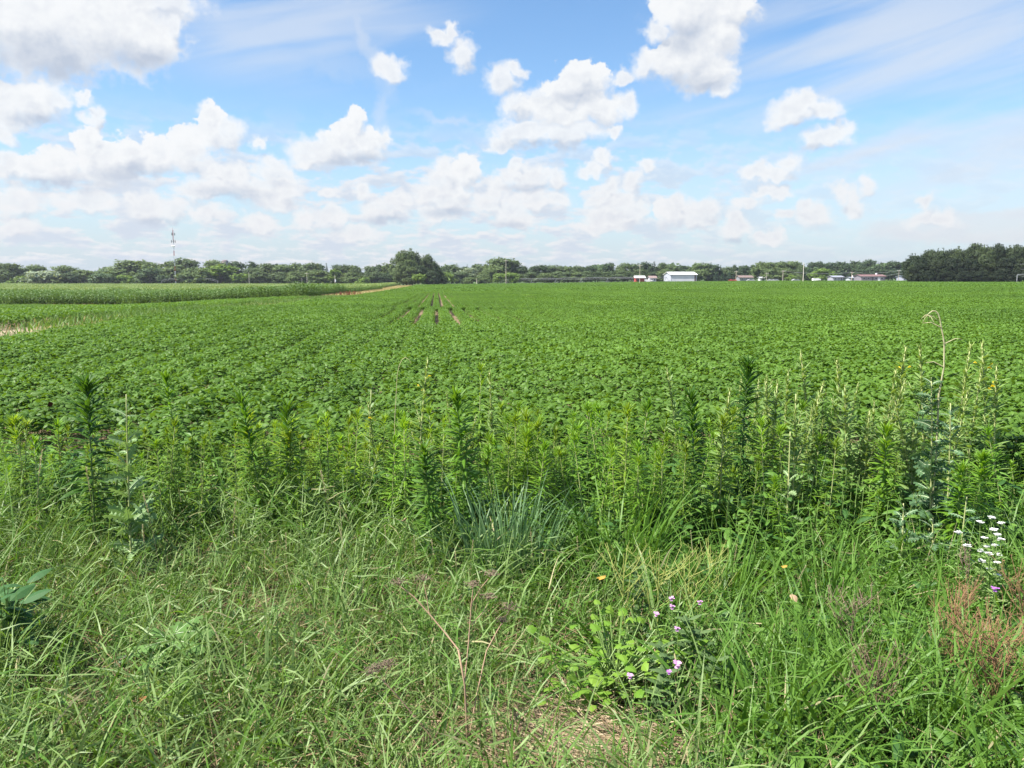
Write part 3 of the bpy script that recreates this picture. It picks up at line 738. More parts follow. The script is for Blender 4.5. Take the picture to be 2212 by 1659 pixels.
# the skyline, read off the photograph: x, top, width (pixels), kind, tint, distance
G0, GL, GD, GY, GB = (1, 1, 1), (1.25, 1.22, 1.05), (.60, .66, .70), (1.55, 1.65, .75), (1.1, 1.15, 1.4)
def crop(i, txt):
    for row in txt.replace('\n', ';').split(';'):
        p = row.split()
        if len(p) >= 6:
            yield 553 * i + .25 * float(p[0]), 479 + .25 * float(p[1]), .25 * float(p[2]), p[3], {'0': G0, 'L': GL, 'D': GD, 'Y': GY, 'B': GB, 'G': (2.6, 2.2, 3.6)}[p[4]], float(p[5])
LINE = [list(crop(0, """-60 350 230 round 0 540;70 355 230 round 0 520;260 372 210 round L 560;390 425 270 bush G 500;560 375 220 round L 560;590 440 170 bush D 505;720 420 220 round L 560;880 445 180 bush B 505;1070 460 130 bush Y 510
860 428 240 round 0 570;930 405 130 tall D 585;700 425 150 round 0 590;1120 328 310 round L 555;1290 345 300 round L 565;1290 395 200 round B 525;1480 345 130 tall L 575;1600 325 240 round 0 570;1790 332 240 round L 575;1480 390 200 round L 535
1900 372 290 round Y 530;2040 345 190 round D 575;2190 340 95 tall D 570;2130 400 150 round 0 550;1720 400 230 bush L 520;330 470 110 bush 0 510;170 470 120 bush Y 512;980 440 180 round L 560;1650 440 200 bush L 512""")),
 list(crop(1, """100 362 210 round 0 560;190 367 130 tall D 565;235 372 160 round L 555;350 358 130 tall L 565;470 363 160 round 0 560;540 365 140 round 0 570;612 360 60 spruce D 580;680 370 150 round D 570;770 372 160 round 0 575;850 375 130 round 0 570
960 382 150 round 0 565;1070 375 140 round D 560;1165 355 130 tall L 555;360 430 150 round L 535;520 420 190 round L 530;680 410 90 tall Y 530;820 440 150 round L 530;935 480 100 bush Y 520;1020 430 130 round 0 535;30 430 160 round 0 540;210 430 140 round 0 540;1120 440 130 round D 535
1690 365 160 round 0 560;1740 388 140 round L 565;1800 385 110 round D 570;1825 370 40 spruce D 575;1870 392 140 round G 550;1930 360 130 round 0 565;1990 372 110 round 0 560;2090 320 180 round L 545;2165 318 150 tall L 548;1860 480 110 bush L 510;1945 468 100 bush L 510;2110 445 110 bush Y 512;2010 405 130 round L 535
1640 440 110 bush Y 500;1780 430 150 round 0 540;2200 440 120 bush Y 515;1640 395 120 round 0 560;1730 440 130 round D 540""")),
 list(crop(2, """20 335 120 tall L 550;120 380 120 round 0 555;200 385 110 round D 560;280 375 100 tall D 560;340 370 100 tall 0 560;410 378 110 round 0 560;490 385 130 round L 560;570 385 120 round 0 560;640 380 130 round D 560;720 390 120 round 0 560
150 430 130 round 0 535;300 440 140 round L 530;400 430 130 round 0 540;480 430 130 round 0 535;560 435 130 round L 535;640 425 130 round 0 535;740 430 140 round D 540;860 355 140 round D 570;960 352 120 round L 565;920 420 150 round 0 540;1050 365 140 round 0 570
1150 343 120 round D 575;1225 345 100 spruce D 570;1300 355 110 round 0 575;1380 375 90 round 0 580;1430 380 100 round L 580;1485 375 90 tall D 580;1550 395 80 round L 575;1120 410 130 round 0 560;1320 410 110 round L 560;1600 350 100 tall L 565;1680 360 120 round 0 570;1740 365 100 tall D 570
1715 350 40 spruce D 575;1800 375 50 spruce D 570;1860 385 120 round 0 570;1625 412 130 bush L 545;1700 432 55 spruce 0 545;1760 440 55 spruce B 545;1820 440 60 spruce B 545;1880 435 60 spruce B 545;1922 372 45 tall D 590;1990 375 110 round D 590;2080 370 80 round D 600;2140 345 120 round L 560
20 440 140 round 0 535;820 430 130 round 0 540;1000 435 130 round 0 540;1240 430 110 round D 565;1540 420 110 round 0 570""")),
 list(crop(3, """20 345 120 round L 550;100 342 120 round L 548;180 338 130 round L 548;240 340 120 round L 550;285 370 90 round 0 548;60 410 130 round L 535;160 400 140 round L 533;250 410 110 round 0 533;300 405 60 spruce B 530;355 380 80 spruce B 530;465 400 160 round Y 520;200 460 70 bush Y 515;270 462 60 bush L 515
370 345 90 round D 600;430 350 110 round D 605;500 352 120 round D 600;560 350 130 round D 605;620 342 120 round D 600;690 355 110 round D 600;740 335 110 round D 605;800 352 100 round D 600;870 325 140 round D 598;960 370 110 round D 600;1005 367 70 round D 600;1075 345 130 round D 598;1140 352 110 round D 598;1190 345 100 round D 600
650 425 90 spruce B 560;560 410 120 round D 590;760 410 130 round D 590;900 400 130 round D 590;1040 410 130 round D 588;1120 420 100 round D 585"""))]
CLUMP = list(crop(1, """1270 255 190 big L 440;1352 243 180 big 0 446;1300 320 190 big L 436;1480 288 160 big 0 444;1545 360 130 big 0 448;1400 380 170 big D 434;1525 420 130 big D 432;1600 430 110 round L 446"""))  # lighter left and dark foot: sun and shade put into the tints
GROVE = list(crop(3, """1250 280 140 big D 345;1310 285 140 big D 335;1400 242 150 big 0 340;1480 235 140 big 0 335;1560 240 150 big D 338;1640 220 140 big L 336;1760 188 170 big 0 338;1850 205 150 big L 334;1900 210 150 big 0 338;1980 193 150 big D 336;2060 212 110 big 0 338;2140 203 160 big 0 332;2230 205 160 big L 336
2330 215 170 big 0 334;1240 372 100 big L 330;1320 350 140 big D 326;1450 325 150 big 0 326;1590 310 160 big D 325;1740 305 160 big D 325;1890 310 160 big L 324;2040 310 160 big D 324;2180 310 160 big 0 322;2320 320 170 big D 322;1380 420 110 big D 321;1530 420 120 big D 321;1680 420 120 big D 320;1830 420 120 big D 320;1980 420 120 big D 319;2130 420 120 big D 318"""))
WORD = {'round': 'rounded', 'tall': 'slender', 'bush': 'low', 'spruce': 'pointed', 'big': 'broad'}
TW = {G0: 'mid green', GL: 'light green', GD: 'dark green', GY: 'yellow green', GB: 'bluish green', (2.6, 2.2, 3.6): 'greyish'}
MARKS = [(-300, 'edge'), (377, 'radio mast'), (486, 'silo'), (663, 'paired poles'), (855, 'clump pole'), (1093, 'tall pole'), (1382, 'red shed'), (1470, 'white barn'), (1600, 'brown house'), (1735, 'field pole'), (1878, 'red house'), (2600, 'dark grove')]
ORD = ['first', 'second', 'third', 'fourth', 'fifth', 'sixth', 'seventh', 'eighth', 'ninth', 'tenth', 'eleventh', 'twelfth'] + [f'{a}th' for a in ('thirteen', 'fourteen', 'fifteen', 'sixteen', 'seventeen', 'eighteen', 'nineteen')]
allt = sorted([t for L in LINE for t in L], key=lambda t: t[0])
seen = {}
for px, py, wpx, kd, tint, Y in allt:
    seg = [m for m in MARKS if m[0] <= px][-1]
    nxt = [m for m in MARKS if m[0] > px][0]
    key = (seg[1], kd, TW[tint]); seen[key] = seen.get(key, 0) + 1
    what = {'bush': 'bush', 'spruce': 'conifer'}.get(kd, 'tree')
    where = f'left of {nxt[1]}' if seg[1] == 'edge' else f'between {seg[1]} and {nxt[1]}'
    label = f'{ORD[seen[key] - 1]} {WORD[kd]} {TW[tint]} treeline {what} from left {where}'
    if kd == 'bush' and TW[tint] == 'greyish': label = 'wide pale grey brown bush at the left of the far treeline'
    if kd == 'round' and TW[tint] == 'greyish': label = 'grey brown half bare tree in the treeline right of the central clump'
    x = gx(px, 600, Y); zt = gz(px, py, Y); h = (zt - float(zg(x, Y))) * (1.03 if kd != 'spruce' else 1.0)
    tree(x, Y, max(h, 2.5), wpx / FPX * Y * 1.45, kd, tint, label, 'trees of the far treeline', 'bush' if kd == 'bush' else 'tree')
for (px, py, wpx, kd, tint, Y), lb in zip(CLUMP, ['tall airy light green tree at the left of the central clump', 'tallest tree at the middle of the central clump', 'lower light green tree in front of the tallest clump tree',
        'broad green tree at the upper right of the central clump', 'lower right tree sloping down behind the central clump', 'dark tree filling the middle foot of the central clump', 'dark low tree at the right foot of the central clump', 'light green young tree just right of the central clump']):
    x = gx(px, 600, Y); h = gz(px, py, Y) - float(zg(x, Y))
    tree(x, Y, h * 1.03, wpx / FPX * Y * 1.15, kd, tuple(c * .86 for c in tint), lb, 'trees of the central clump')
x = gx(905, 605, 428); tree(x, 428, 6.5, 9.5, 'bush', GY, 'yellow green bush at the front foot of the central clump', cat='bush')
x = gx(880, 605, 430); tree(x, 430, 4.5, 7, 'bush', G0, 'green bush where the straw path meets the central clump', cat='bush')
gl = {}
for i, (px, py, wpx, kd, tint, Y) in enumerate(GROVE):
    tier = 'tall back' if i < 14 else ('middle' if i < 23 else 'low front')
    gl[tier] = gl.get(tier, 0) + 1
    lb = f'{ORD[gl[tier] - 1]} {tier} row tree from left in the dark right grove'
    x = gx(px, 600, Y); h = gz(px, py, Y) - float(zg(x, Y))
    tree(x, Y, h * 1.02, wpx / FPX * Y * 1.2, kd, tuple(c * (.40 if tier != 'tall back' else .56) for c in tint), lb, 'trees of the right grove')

# the wood behind the first trees reads as one mass
def distant_woods():
    m = MB(); n = 30000
    px = U(-200, 2000, n); Y = U(590, 660, n); x = ray(0, 600)[0] * 0 + (px - 1106) / FPX * Y
    h = (9.6 + 1.8 * np.sin(px * .031) + 1.5 * np.sin(px * .083 + 1) + 1.0 * np.sin(px * .21 + Y * .1)) * U(0, 1, n) ** .6
    P = np.stack([x, Y, zg(x, Y) + h], 1)
    cards(m, P, 1.3, np.tile([0, -.5, .8], (n, 1)), .5)
    o = m.build('distant_woods', M_crown); o.color = (.85, .9, .9, 1)
    return tag(o, 'continuous wood closing the view behind the first treeline trees', 'woods', kind='stuff')
distant_woods()

# ------------------------------------------------------------------ poles and wires
M_wood = plain_mat('weathered_pole_wood', (.52, .47, .40), (.38, .33, .27), rough=.85, scale=1.5, tint=True)
M_grey = plain_mat('galvanised_metal', (.55, .56, .57), (.45, .46, .47), rough=.5, metal=.3)
M_white = plain_mat('white_paint', (.80, .80, .80), (.72, .72, .73), rough=.5, tint=True)
M_red = plain_mat('red_paint', (.40, .055, .045), (.33, .05, .04), rough=.55)
M_dark = plain_mat('dark_metal', (.06, .06, .065), (.045, .045, .05), rough=.6)
POLE_TOP = {}
def pole(px, ptop, Y, label, tint=(1, 1, 1), arm=True, can=False, grp='utility poles along the fields', r=.17):
    x = gx(px, 600, Y); zb = float(zg(x, Y)); zt = gz(px, ptop, Y)
    h = zt - zb; o = thing('utility_pole', (x, Y, zb), label, 'utility pole', grp)
    m = MB(); m.add(*tube([(0, 0, -.3), (0, 0, h * .5), (0, 0, h)], [r, r * .85, r * .65], 8)); p = m.build('shaft', M_wood, o, True); p.color = tint + (1,)
    if arm:
        m = MB(); m.add(*box((0, 0, h - .55), (2.4, .14, .16))); p = m.build('crossarm', M_wood, o); p.color = tint + (1,)
        for k in (-1.05, -.35, .35, 1.05):
            m = MB(); m.add(*tube([(k, 0, h - .47), (k, 0, h - .38), (k, 0, h - .26)], [.05, .07, .03], 6)); m.build('insulator', M_white, o)
    if can:
        m = MB(); m.add(*tube([(0.3, 0, h * .42), (.3, 0, h * .52), (.3, 0, h * .62)], [.36, .38, .34], 8)); m.build('transformer', M_white, o)
    POLE_TOP[px] = (x, Y, zt)
    return o
pole(538, 588, 500, 'pale pole at the far edge of the corn right of the silo', arm=False)
pole(652, 600.5, 505, 'short post left of its taller twin behind the corn', arm=False, r=.14)
pole(663, 589, 500, 'taller of the paired grey poles behind the corn')
pole(723.5, 594, 490, 'white pole with a transformer can behind the corn', (1.4, 1.4, 1.45), arm=False, can=True)
pole(715, 607, 500, 'short stub post beside the transformer pole', arm=False, r=.14)
pole(856, 584, 470, 'grey pole standing just left of the central tree clump')
pole(1093, 561, 480, 'tall grey pole right of the central tree clump')
pole(1030, 601.5, 485, 'short pale post left of the tall pole by the irrigator', (1.3, 1.3, 1.3), arm=False, r=.2)
pole(1382, 571, 400, 'thin tall pole in front of the red shed', (1.2, 1.15, 1.0), r=.13)
pole(1590, 585, 500, 'pole beside the brown roofed house', (1.0, .95, .85))
pole(1656, 589, 520, 'dim pole before the light green trees', (.9, .9, .9))
pole(1691, 584, 470, 'grey pole left of the white field pole')
WP = pole(1735, 567, 380, 'white pole standing alone in the field on bare soil', (1.6, 1.6, 1.6), arm=False, r=.15)
pole(1840, 587, 470, 'leaning pole with a white box left of the red roofed house', (1.1, 1.0, .95), can=True)
pole(1941, 583, 480, 'dim pole left of the dark right grove', (.8, .8, .8))
pole(2420, 545, 250, 'pole at the right end of the wire line', (.9, .9, .9))
x, Y = POLE_TOP[1735][:2]
tag(sheet('bare_soil_patch', x + np.linspace(-13, 9, 8), Y + np.linspace(-4, 4, 5), .34, M_dirt), kind='structure')
bs = bpy.data.objects['bare_soil_patch']
if bs.data.polygons[0].normal.z < 0: bs.data.flip_normals()
def wire(a, b, sag, lb, dz=-.3, r=.035, dx=0):
    p = np.array(POLE_TOP[a]) + (dx, 0, dz); q = np.array(POLE_TOP[b]) + (dx, 0, dz)
    o = thing('overhead_wire', tuple(p), lb, 'wire', 'overhead wires')
    t = np.linspace(0, 1, 13)[:, None]; c = (q - p) * t; c[:, 2] -= (4 * sag * t * (1 - t))[:, 0]
    m = MB(); m.add(*tube(c, r, 4)); m.build('cable', M_grey, o)
wire(1691, 1840, 1.2, 'upper wire strung left of the red roofed house')
wire(1840, 1941, 1.0, 'upper wire strung above the red roofed house')
wire(1941, 2420, 1.5, 'upper wire crossing in front of the dark grove')
wire(1941, 2420, 1.7, 'lower wire crossing in front of the dark grove', dz=-2.2)
wire(1840, 1941, 1.1, 'lower wire strung above the red roofed house', dz=-2.2)

# ------------------------------------------------------------------ radio mast
def mast():
    Y = 515; px = 379; x = gx(px, 606, Y); zb = float(zg(x, Y)); h = gz(px, 497, Y) - zb
    o = thing('radio_mast', (x, Y, zb), 'slim red and white radio mast rising above the far trees', 'radio mast')
    n = 11; bands = [0, 1, 0, 1, 0, 0, 1, 0, 0, 1, 1]
    for i in range(n):
        z0, z1 = h * i / n, h * (i + 1) / n
        m = MB(); rr = .36
        legs = [(rr * math.cos(a), rr * math.sin(a)) for a in (0.3, 2.4, 4.5)]
        for (a, b) in legs: m.add(*tube([(a, b, z0), (a, b, (z0 + z1) / 2), (a, b, z1)], .085, 4))
        for k in range(4):
            za, zb_ = z0 + (z1 - z0) * k / 4, z0 + (z1 - z0) * (k + 1) / 4
            for j in range(3):
                p, q = legs[j], legs[(j + 1) % 3]
                m.add(*tube([(p[0], p[1], za), ((p[0] + q[0]) / 2, (p[1] + q[1]) / 2, (za + zb_) / 2), (q[0], q[1], zb_)], .045, 4))
        m.build('lattice_section', M_red if bands[i] else M_white, o)
    for z, k in ((h * .93, 3), (h * .80, 4)):
        for j in range(k):
            a = j * 6.28 / k + .4; m = MB(); m.add(*box((1.1 * math.cos(a), 1.1 * math.sin(a), z), (.35, .35, 1.7), a)); m.add(*tube([(0, 0, z), (.55 * math.cos(a), .55 * math.sin(a), z), (1.1 * math.cos(a), 1.1 * math.sin(a), z)], .06, 4)); m.build('antenna_panel', M_dark, o)
    m = MB(); m.add(*tube([(-.9, -.5, h * .715), (-.3, -.6, h * .715), (.9, -.5, h * .715)], [.5, .55, .5], 8)); m.build('dish', M_white, o)
    m = MB(); m.add(*tube([(0, 0, h), (0, 0, h + .8), (0, 0, h + 1.6)], .06, 4)); m.build('lightning_rod', M_red, o)
mast()
# ------------------------------------------------------------------ silo
def silo():
    Y = 600; x = gx(486, 567, Y); zb = float(zg(x, Y)); h = gz(486, 565.5, Y) - zb; r = 2.6
    o = thing('silo', (x, Y, zb), 'top of a grey and rust silo showing above the trees', 'silo')
    m = MB(); m.add(*tube([(0, 0, 0), (0, 0, h * .5), (0, 0, h)], r, 20)); m.build('cylinder_wall', plain_mat('silo_panels', (.42, .34, .33), (.30, .20, .19), scale=.8), o, True)
    m = MB(); a = np.linspace(0, 1.45, 6); m.add(*tube([(0, 0, h + 1.5 * math.sin(k)) for k in a], [r * math.cos(k) + .02 for k in a], 20)); m.build('dome', plain_mat('silo_dome', (.16, .14, .14), (.12, .10, .10), rough=.8), o, True)
silo()

# ------------------------------------------------------------------ farm buildings and houses
M_glass = plain_mat('window_glass', (.05, .06, .075), (.04, .05, .06), rough=.15, spec=.6)
M_lilac = plain_mat('pale_siding', (.62, .62, .66), (.55, .55, .60), rough=.6, scale=.4, tint=True)
M_roofwhite = plain_mat('white_sheet_roof', (.82, .82, .80), (.76, .76, .75), rough=.45, scale=.3, tint=True)
M_brown = plain_mat('brown_siding', (.16, .10, .09), (.12, .08, .07), rough=.8)
def wallbox(m, w, d, h, t=.2):
    """four walls butted end to end"""
    m.add(*box((0, -d / 2 + t / 2, h / 2), (w, t, h))); m.add(*box((0, d / 2 - t / 2, h / 2), (w, t, h)))
    m.add(*box((-w / 2 + t / 2, 0, h / 2), (t, d - 2 * t - .004, h))); m.add(*box((w / 2 - t / 2, 0, h / 2), (t, d - 2 * t - .004, h)))
def gable(m, w, d, h, rise):
    for s in (-1, 1):
        x = s * (w / 2 - .1)
        V = [(x - .1, -d / 2, h), (x - .1, d / 2, h), (x - .1, 0, h + rise), (x - .1, 0, h + rise), (x + .1, -d / 2, h), (x + .1, d / 2, h), (x + .1, 0, h + rise), (x + .1, 0, h + rise)]
        m.add(V, [[0, 1, 2, 3], [4, 6, 7, 5], [0, 2, 6, 4], [1, 5, 6, 2]])
def roof(m, w, d, h, rise, over=.6, t=.14):
    for s in (-1, 1):
        a = (0, h + rise + .06); b = (s * (d / 2 + over), h - rise * over / (d / 2) + .06)
        V = []
        for x in (-w / 2 - over, w / 2 + over):
            V += [(x, a[0], a[1]), (x, b[0], b[1]), (x, b[0], b[1] + t), (x, a[0], a[1] + t)]
        m.add(V, [[0, 1, 2, 3], [4, 7, 6, 5], [3, 2, 6, 7], [0, 4, 5, 1], [1, 5, 6, 2], [0, 3, 7, 4]])
def building(name, x0, x1, ytop, yroof, Y, label, cat, wall, roofm, d=10, rz=0.0, windows=(), doors=(), chimney=None, wcol=(1, 1, 1), rcol=(1, 1, 1), base=None):
    px = (x0 + x1) / 2; x = gx(px, 600, Y); w = (x1 - x0) / FPX * Y; zb = float(zg(x, Y))
    zt = gz(px, ytop, Y); ze = gz(px, yroof, Y); h = max(ze - zb, 1.6); rise = max(zt - ze, .5)
    o = thing(name, (x, Y, zb), label, cat, rz=rz)
    m = MB(); wallbox(m, w, d, h); gable(m, w, d, h, rise); q = m.build('wall', wall, o); q.color = wcol + (1,)
    m = MB(); roof(m, w, d, h, rise); q = m.build('roof', roofm, o); q.color = rcol + (1,)
    if chimney is not None:
        m = MB(); m.add(*box((chimney * w, 0, h + rise + .3), (.8, .8, 1.6))); m.build('chimney', M_white, q)
    for u, s in windows:
        f = MB(); f.add(*box((u * w, -d / 2 - .03, h * .6), (s, .06, min(1.3, h * .4)))); fo = f.build('window', M_white, o)
        g = MB(); g.add(*box((u * w, -d / 2 - .065, h * .6), (s - .25, .03, min(1.3, h * .4) - .25))); g.build('pane', M_glass, fo)
    for u, s, hh, mt in doors:
        f = MB(); f.add(*box((u * w, -d / 2 - .05, h * hh / 2 + .02), (s * w, .1, h * hh))); f.build('door', mt, o)
    return o, w, h, d
b, w, h, d = building('barn', 1441, 1497, 588, 593.5, 500, 'long white barn with a white sheet roof among the trees', 'barn', M_lilac, M_roofwhite, d=15, rz=.10, wcol=(.62, .64, .68), doors=[(-.02, .86, .90, M_lilac), (.44, .045, .97, M_brown)])  # wall tint greys the white barn to stand for shade on its walls
building('shed', 1371.5, 1390.5, 596.5, 600, 470, 'small red shed with a white roof left of the barn', 'shed', M_red, M_roofwhite, d=6, doors=[(-.2, .2, .8, M_dark)])
building('house', 1402, 1415, 596.5, 600.5, 480, 'small white house with a brownish roof between shed and barn', 'house', M_lilac, plain_mat('brown_shingles', (.25, .18, .16), (.19, .14, .13)), d=8, windows=[(-.2, 1.2), (.25, 1.2)], wcol=(.9, .9, .9))
building('house', 1594, 1622, 595.5, 599.5, 520, 'low house with a long brown roof behind the field edge', 'house', M_lilac, plain_mat('brown_roof', (.20, .14, .12), (.15, .11, .10)), d=9, windows=[(-.3, 1.5), (0, 1.5), (.3, 1.5)], doors=[(.15, .05, .8, M_dark)], wcol=(.4, .4, .4))
building('house', 1794, 1815.5, 596, 598.8, 495, 'pale lilac house left of the leaning pole', 'house', M_lilac, plain_mat('grey_roof', (.26, .27, .31), (.22, .23, .27)), d=9, windows=[(-.3, 1.4), (.05, 1.4)], doors=[(.3, .07, .85, M_dark)], wcol=(.5, .5, .54))
building('house', 1832, 1845, 599, 600.5, 500, 'small flat grey house under the leaning pole', 'house', M_lilac, plain_mat('slate_roof', (.22, .23, .26), (.18, .19, .22)), d=7, windows=[(-.2, 1.0)], wcol=(.7, .75, .75))
building('house', 1853, 1904, 593.6, 597, 485, 'long ranch house with a dull red roof', 'house', M_lilac, plain_mat('red_shingles', (.19, .105, .10), (.15, .085, .08)), d=10, windows=[(-.38, 1.6), (-.2, 1.6), (.12, 1.8), (.36, 1.6)], doors=[(-.03, .03, .85, M_dark), (.24, .1, .8, M_white)], chimney=.27, wcol=(.34, .31, .33))  # low wall tint puts the shade on these walls into their colour
building('house', 1944, 1962, 595.5, 598.2, 500, 'pale house half hidden beside the dark grove', 'house', M_lilac, plain_mat('blue_grey_roof', (.25, .28, .34), (.21, .24, .30)), d=9, windows=[(-.25, 1.3), (.1, 1.3)], wcol=(.5, .52, .58))
building('shed', 1640, 1652, 598.5, 600.5, 540, 'tiny pale shed under the light green trees', 'shed', M_lilac, plain_mat('grey_sheet_roof', (.4, .4, .42), (.34, .34, .36)), d=5, doors=[(0, .3, .8, M_dark)])
M_carpaint = plain_mat('grey_car_paint', (.42, .42, .43), (.36, .36, .37), rough=.5)  # even grey that tones the white cars down
def vehicle(px, Y, rz, paint, label, L=5.0, kind='car'):
    x = gx(px, 600, Y); o = thing('parked_' + kind, (x, Y, float(zg(x, Y))), label, kind, rz=rz)
    H = 1.45 if kind == 'car' else 1.9
    pr = [(-.5, .35), (-.5, .62), (-.36, .66), (-.24, 1.0), (.18, 1.0), (.34, .66), (.5, .60), (.5, .35)] if kind == 'car' else [(-.5, .22), (-.5, .97), (-.46, 1.0), (.22, 1.0), (.24, .62), (.30, .84), (.42, .84), (.5, .5), (.5, .22)]
    m = MB(); K = len(pr); V = [(a * L, s * .9, b_ * H) for s in (-1, 1) for a, b_ in pr]
    F = [[i, (i + 1) % K, K + (i + 1) % K, K + i] for i in range(K)]
    for s in (0, K): F += [[s + 0, s + i, s + i + 1, s + min(i + 2, K - 1)] for i in range(1, K - 1, 2)]
    m.add(V, F); m.build('body', paint, o)
    for sx_ in (-.31, .31):
        for sy_ in (-.8, .8):
            m = MB(); m.add(*tube([(sx_ * L, sy_ - .1, .33), (sx_ * L, sy_, .33), (sx_ * L, sy_ + .1, .33)], [.33, .34, .33], 12)); m.build('wheel', M_dark, o)
    m = MB(); m.add(*box((-.03 * L, 0, H * .83), (.34 * L, 1.83, .26 * H * .8) if kind == 'car' else (.02, 1.5, .5))); m.build('window', M_glass, o)
    return o
vehicle(1764, 470, .05, M_white, 'white truck parked right of the white field pole', 4.8, 'truck')
vehicle(1397, 475, .0, M_white, 'white trailer truck parked between shed and small house', 7.5, 'truck')
vehicle(1727 - 8, 500, .2, M_carpaint, 'white car right of the grey pole near the field pole', kind='car')
vehicle(1667, 500, -.1, M_carpaint, 'leftmost white car under the light green trees', kind='car')
vehicle(1674, 502, .1, M_carpaint, 'middle white car under the light green trees', kind='car')
vehicle(1583, 500, 0, M_red, 'red car at the field edge left of the brown roofed house', kind='car')
vehicle(1622, 500, .1, M_carpaint, 'white car parked by the brown roofed house', kind='car')

# ------------------------------------------------------------------ centre pivot irrigators
M_pipe = plain_mat('dull_zinc', (.26, .27, .28), (.20, .21, .22), rough=.7)
def pivot(pts, spans, hgt, arch, label, wheels=True):
    """pts: two ends of the pipe on the ground (x, y)"""
    p, q = np.array(pts[0], float), np.array(pts[1], float)
    o = thing('pivot_irrigator', (p[0], p[1], float(zg(*p))), label, 'irrigator'); z0 = o.location.z
    G = lambda t: np.array([*(p + (q - p) * t), float(zg(*(p + (q - p) * t)))]) - np.array([p[0], p[1], z0])
    dirv = (q - p) / np.linalg.norm(q - p); nv = np.array([-dirv[1], dirv[0]])
    for i in range(spans):
        a, b_ = G(i / spans), G((i + 1) / spans); a[2] += hgt; b_[2] += hgt
        t = np.linspace(0, 1, 11)[:, None]; c = a + (b_ - a) * t; c[:, 2] += (4 * arch * t * (1 - t))[:, 0]
        m = MB(); m.add(*tube(c, .085, 6)); m.build('pipe', M_pipe, o, True)
        m = MB(); lo = c.copy(); lo[1:-1, 2] -= .9
        m.add(*tube(lo, .035, 4))
        for k in range(1, 10): m.add(*tube([c[k], (c[k] + lo[k]) / 2, lo[k]], .03, 4))
        for k in range(1, 9): m.add(*tube([c[k], (c[k] + lo[k + 1]) / 2, lo[k + 1]], .025, 4))
        m.build('truss', M_pipe, o)
    for i in range(spans + 1):
        a = G(i / spans)
        m = MB()
        for s in (-1, 1):
            f = a[:2] + nv * 1.9 * s
            m.add(*tube([(a[0], a[1], a[2] + hgt), ((a[0] + f[0]) / 2, (a[1] + f[1]) / 2, a[2] + hgt / 2 + .3), (f[0], f[1], a[2] + .6)], .10, 4))
        e, f = a[:2] + nv * 2.1, a[:2] - nv * 2.1
        m.add(*tube([(e[0], e[1], a[2] + .62), (a[0], a[1], a[2] + .62), (f[0], f[1], a[2] + .62)], .11, 4)); m.build('tower_frame', M_pipe, o)
        for s in (-1, 1):
            f = a[:2] + nv * 2.1 * s
            m = MB(); m.add(*tube([(f[0] - dirv[0] * .16, f[1] - dirv[1] * .16, a[2] + .6), (f[0], f[1], a[2] + .6), (f[0] + dirv[0] * .16, f[1] + dirv[1] * .16, a[2] + .6)], [.55, .6, .55], 12)); m.build('wheel', M_dark, o)
pivot([(gx(960, 600, 560), 560), (gx(1372, 600, 480), 480)], 8, 3.0, .35, 'long low pivot irrigator stretching before the trees to the red shed')
pivot([(gx(1395, 600, 478), 478), (gx(1440, 600, 490), 490)], 1, 3.0, .3, 'short irrigator span left of the white barn')
pivot([(gx(349, 600, 508), 508), (gx(470, 600, 508), 508)], 2, 3.6, 1.6, 'arched irrigator spans behind the corn by the radio mast')
pivot([(gx(2197, 600, 300), 300), (gx(2330, 600, 290), 290)], 1, 3.3, .5, 'irrigator tower at the foot of the dark grove')
# ------------------------------------------------------------------ dark red dock weeds where the path begins
def dock_clump():
    x, y = row_xy(-13, 121); o = thing('dock_plant', (x, y, float(zg(x, y))), 'dark red brown dock clump at the corn corner by the path', 'weed')
    M_dock = leaf_mat('dock_seed', (.13, .035, .02), (.20, .06, .03), trans=.1, rough=.8)
    m = MB(); n = 26
    for i in range(n):
        a, rr = U(0, 6.28), U(0, 1.3); b0 = np.array([math.cos(a) * rr * 1.6, math.sin(a) * rr, 0]); hh = U(.6, 1.0)
        m.add(*tube([b0, b0 + (.05, 0, hh * .5), b0 + (.1, 0, hh)], .012, 4))
        k = 40; P = b0 + np.stack([Nn(.06, k), Nn(.06, k), U(.3, 1, k) * hh], 1); cards(m, P, .05, np.tile([0, -.5, .5], (k, 1)), .6)
    m.build('seed_stalk', M_dock, o)
dock_clump()

# ------------------------------------------------------------------ verge: grass
M_g1 = leaf_mat('blue_green_grass', (.134, .210, .056), (.210, .302, .098), trans=.30, rough=.5, spec=.35, tcol=(1.3, 1.3, .7))
M_g2 = leaf_mat('green_grass', (.072, .168, .019), (.130, .242, .038), trans=.34, rough=.5, spec=.35)
M_glauc = leaf_mat('glaucous_grass', (.095, .185, .075), (.155, .255, .120), trans=.28, rough=.5, spec=.35, tcol=(1.2, 1.25, .8))
M_g3 = leaf_mat('straw_blade', (.27, .25, .12), (.40, .36, .20), trans=.25, rough=.7, spec=.2, tcol=(1.2, 1.1, .8))
M_thatch = leaf_mat('brown_thatch', (.19, .13, .075), (.32, .23, .14), trans=.12, rough=.85, spec=.1, tcol=(1.1, 1, .8))
def vn(x, y, f, s=0):
    return np.sin(x * f + s) * np.cos(y * f * 1.2 + s * 2) + .6 * np.sin(x * f * 2.1 + y * f * 1.7 + s * 3)
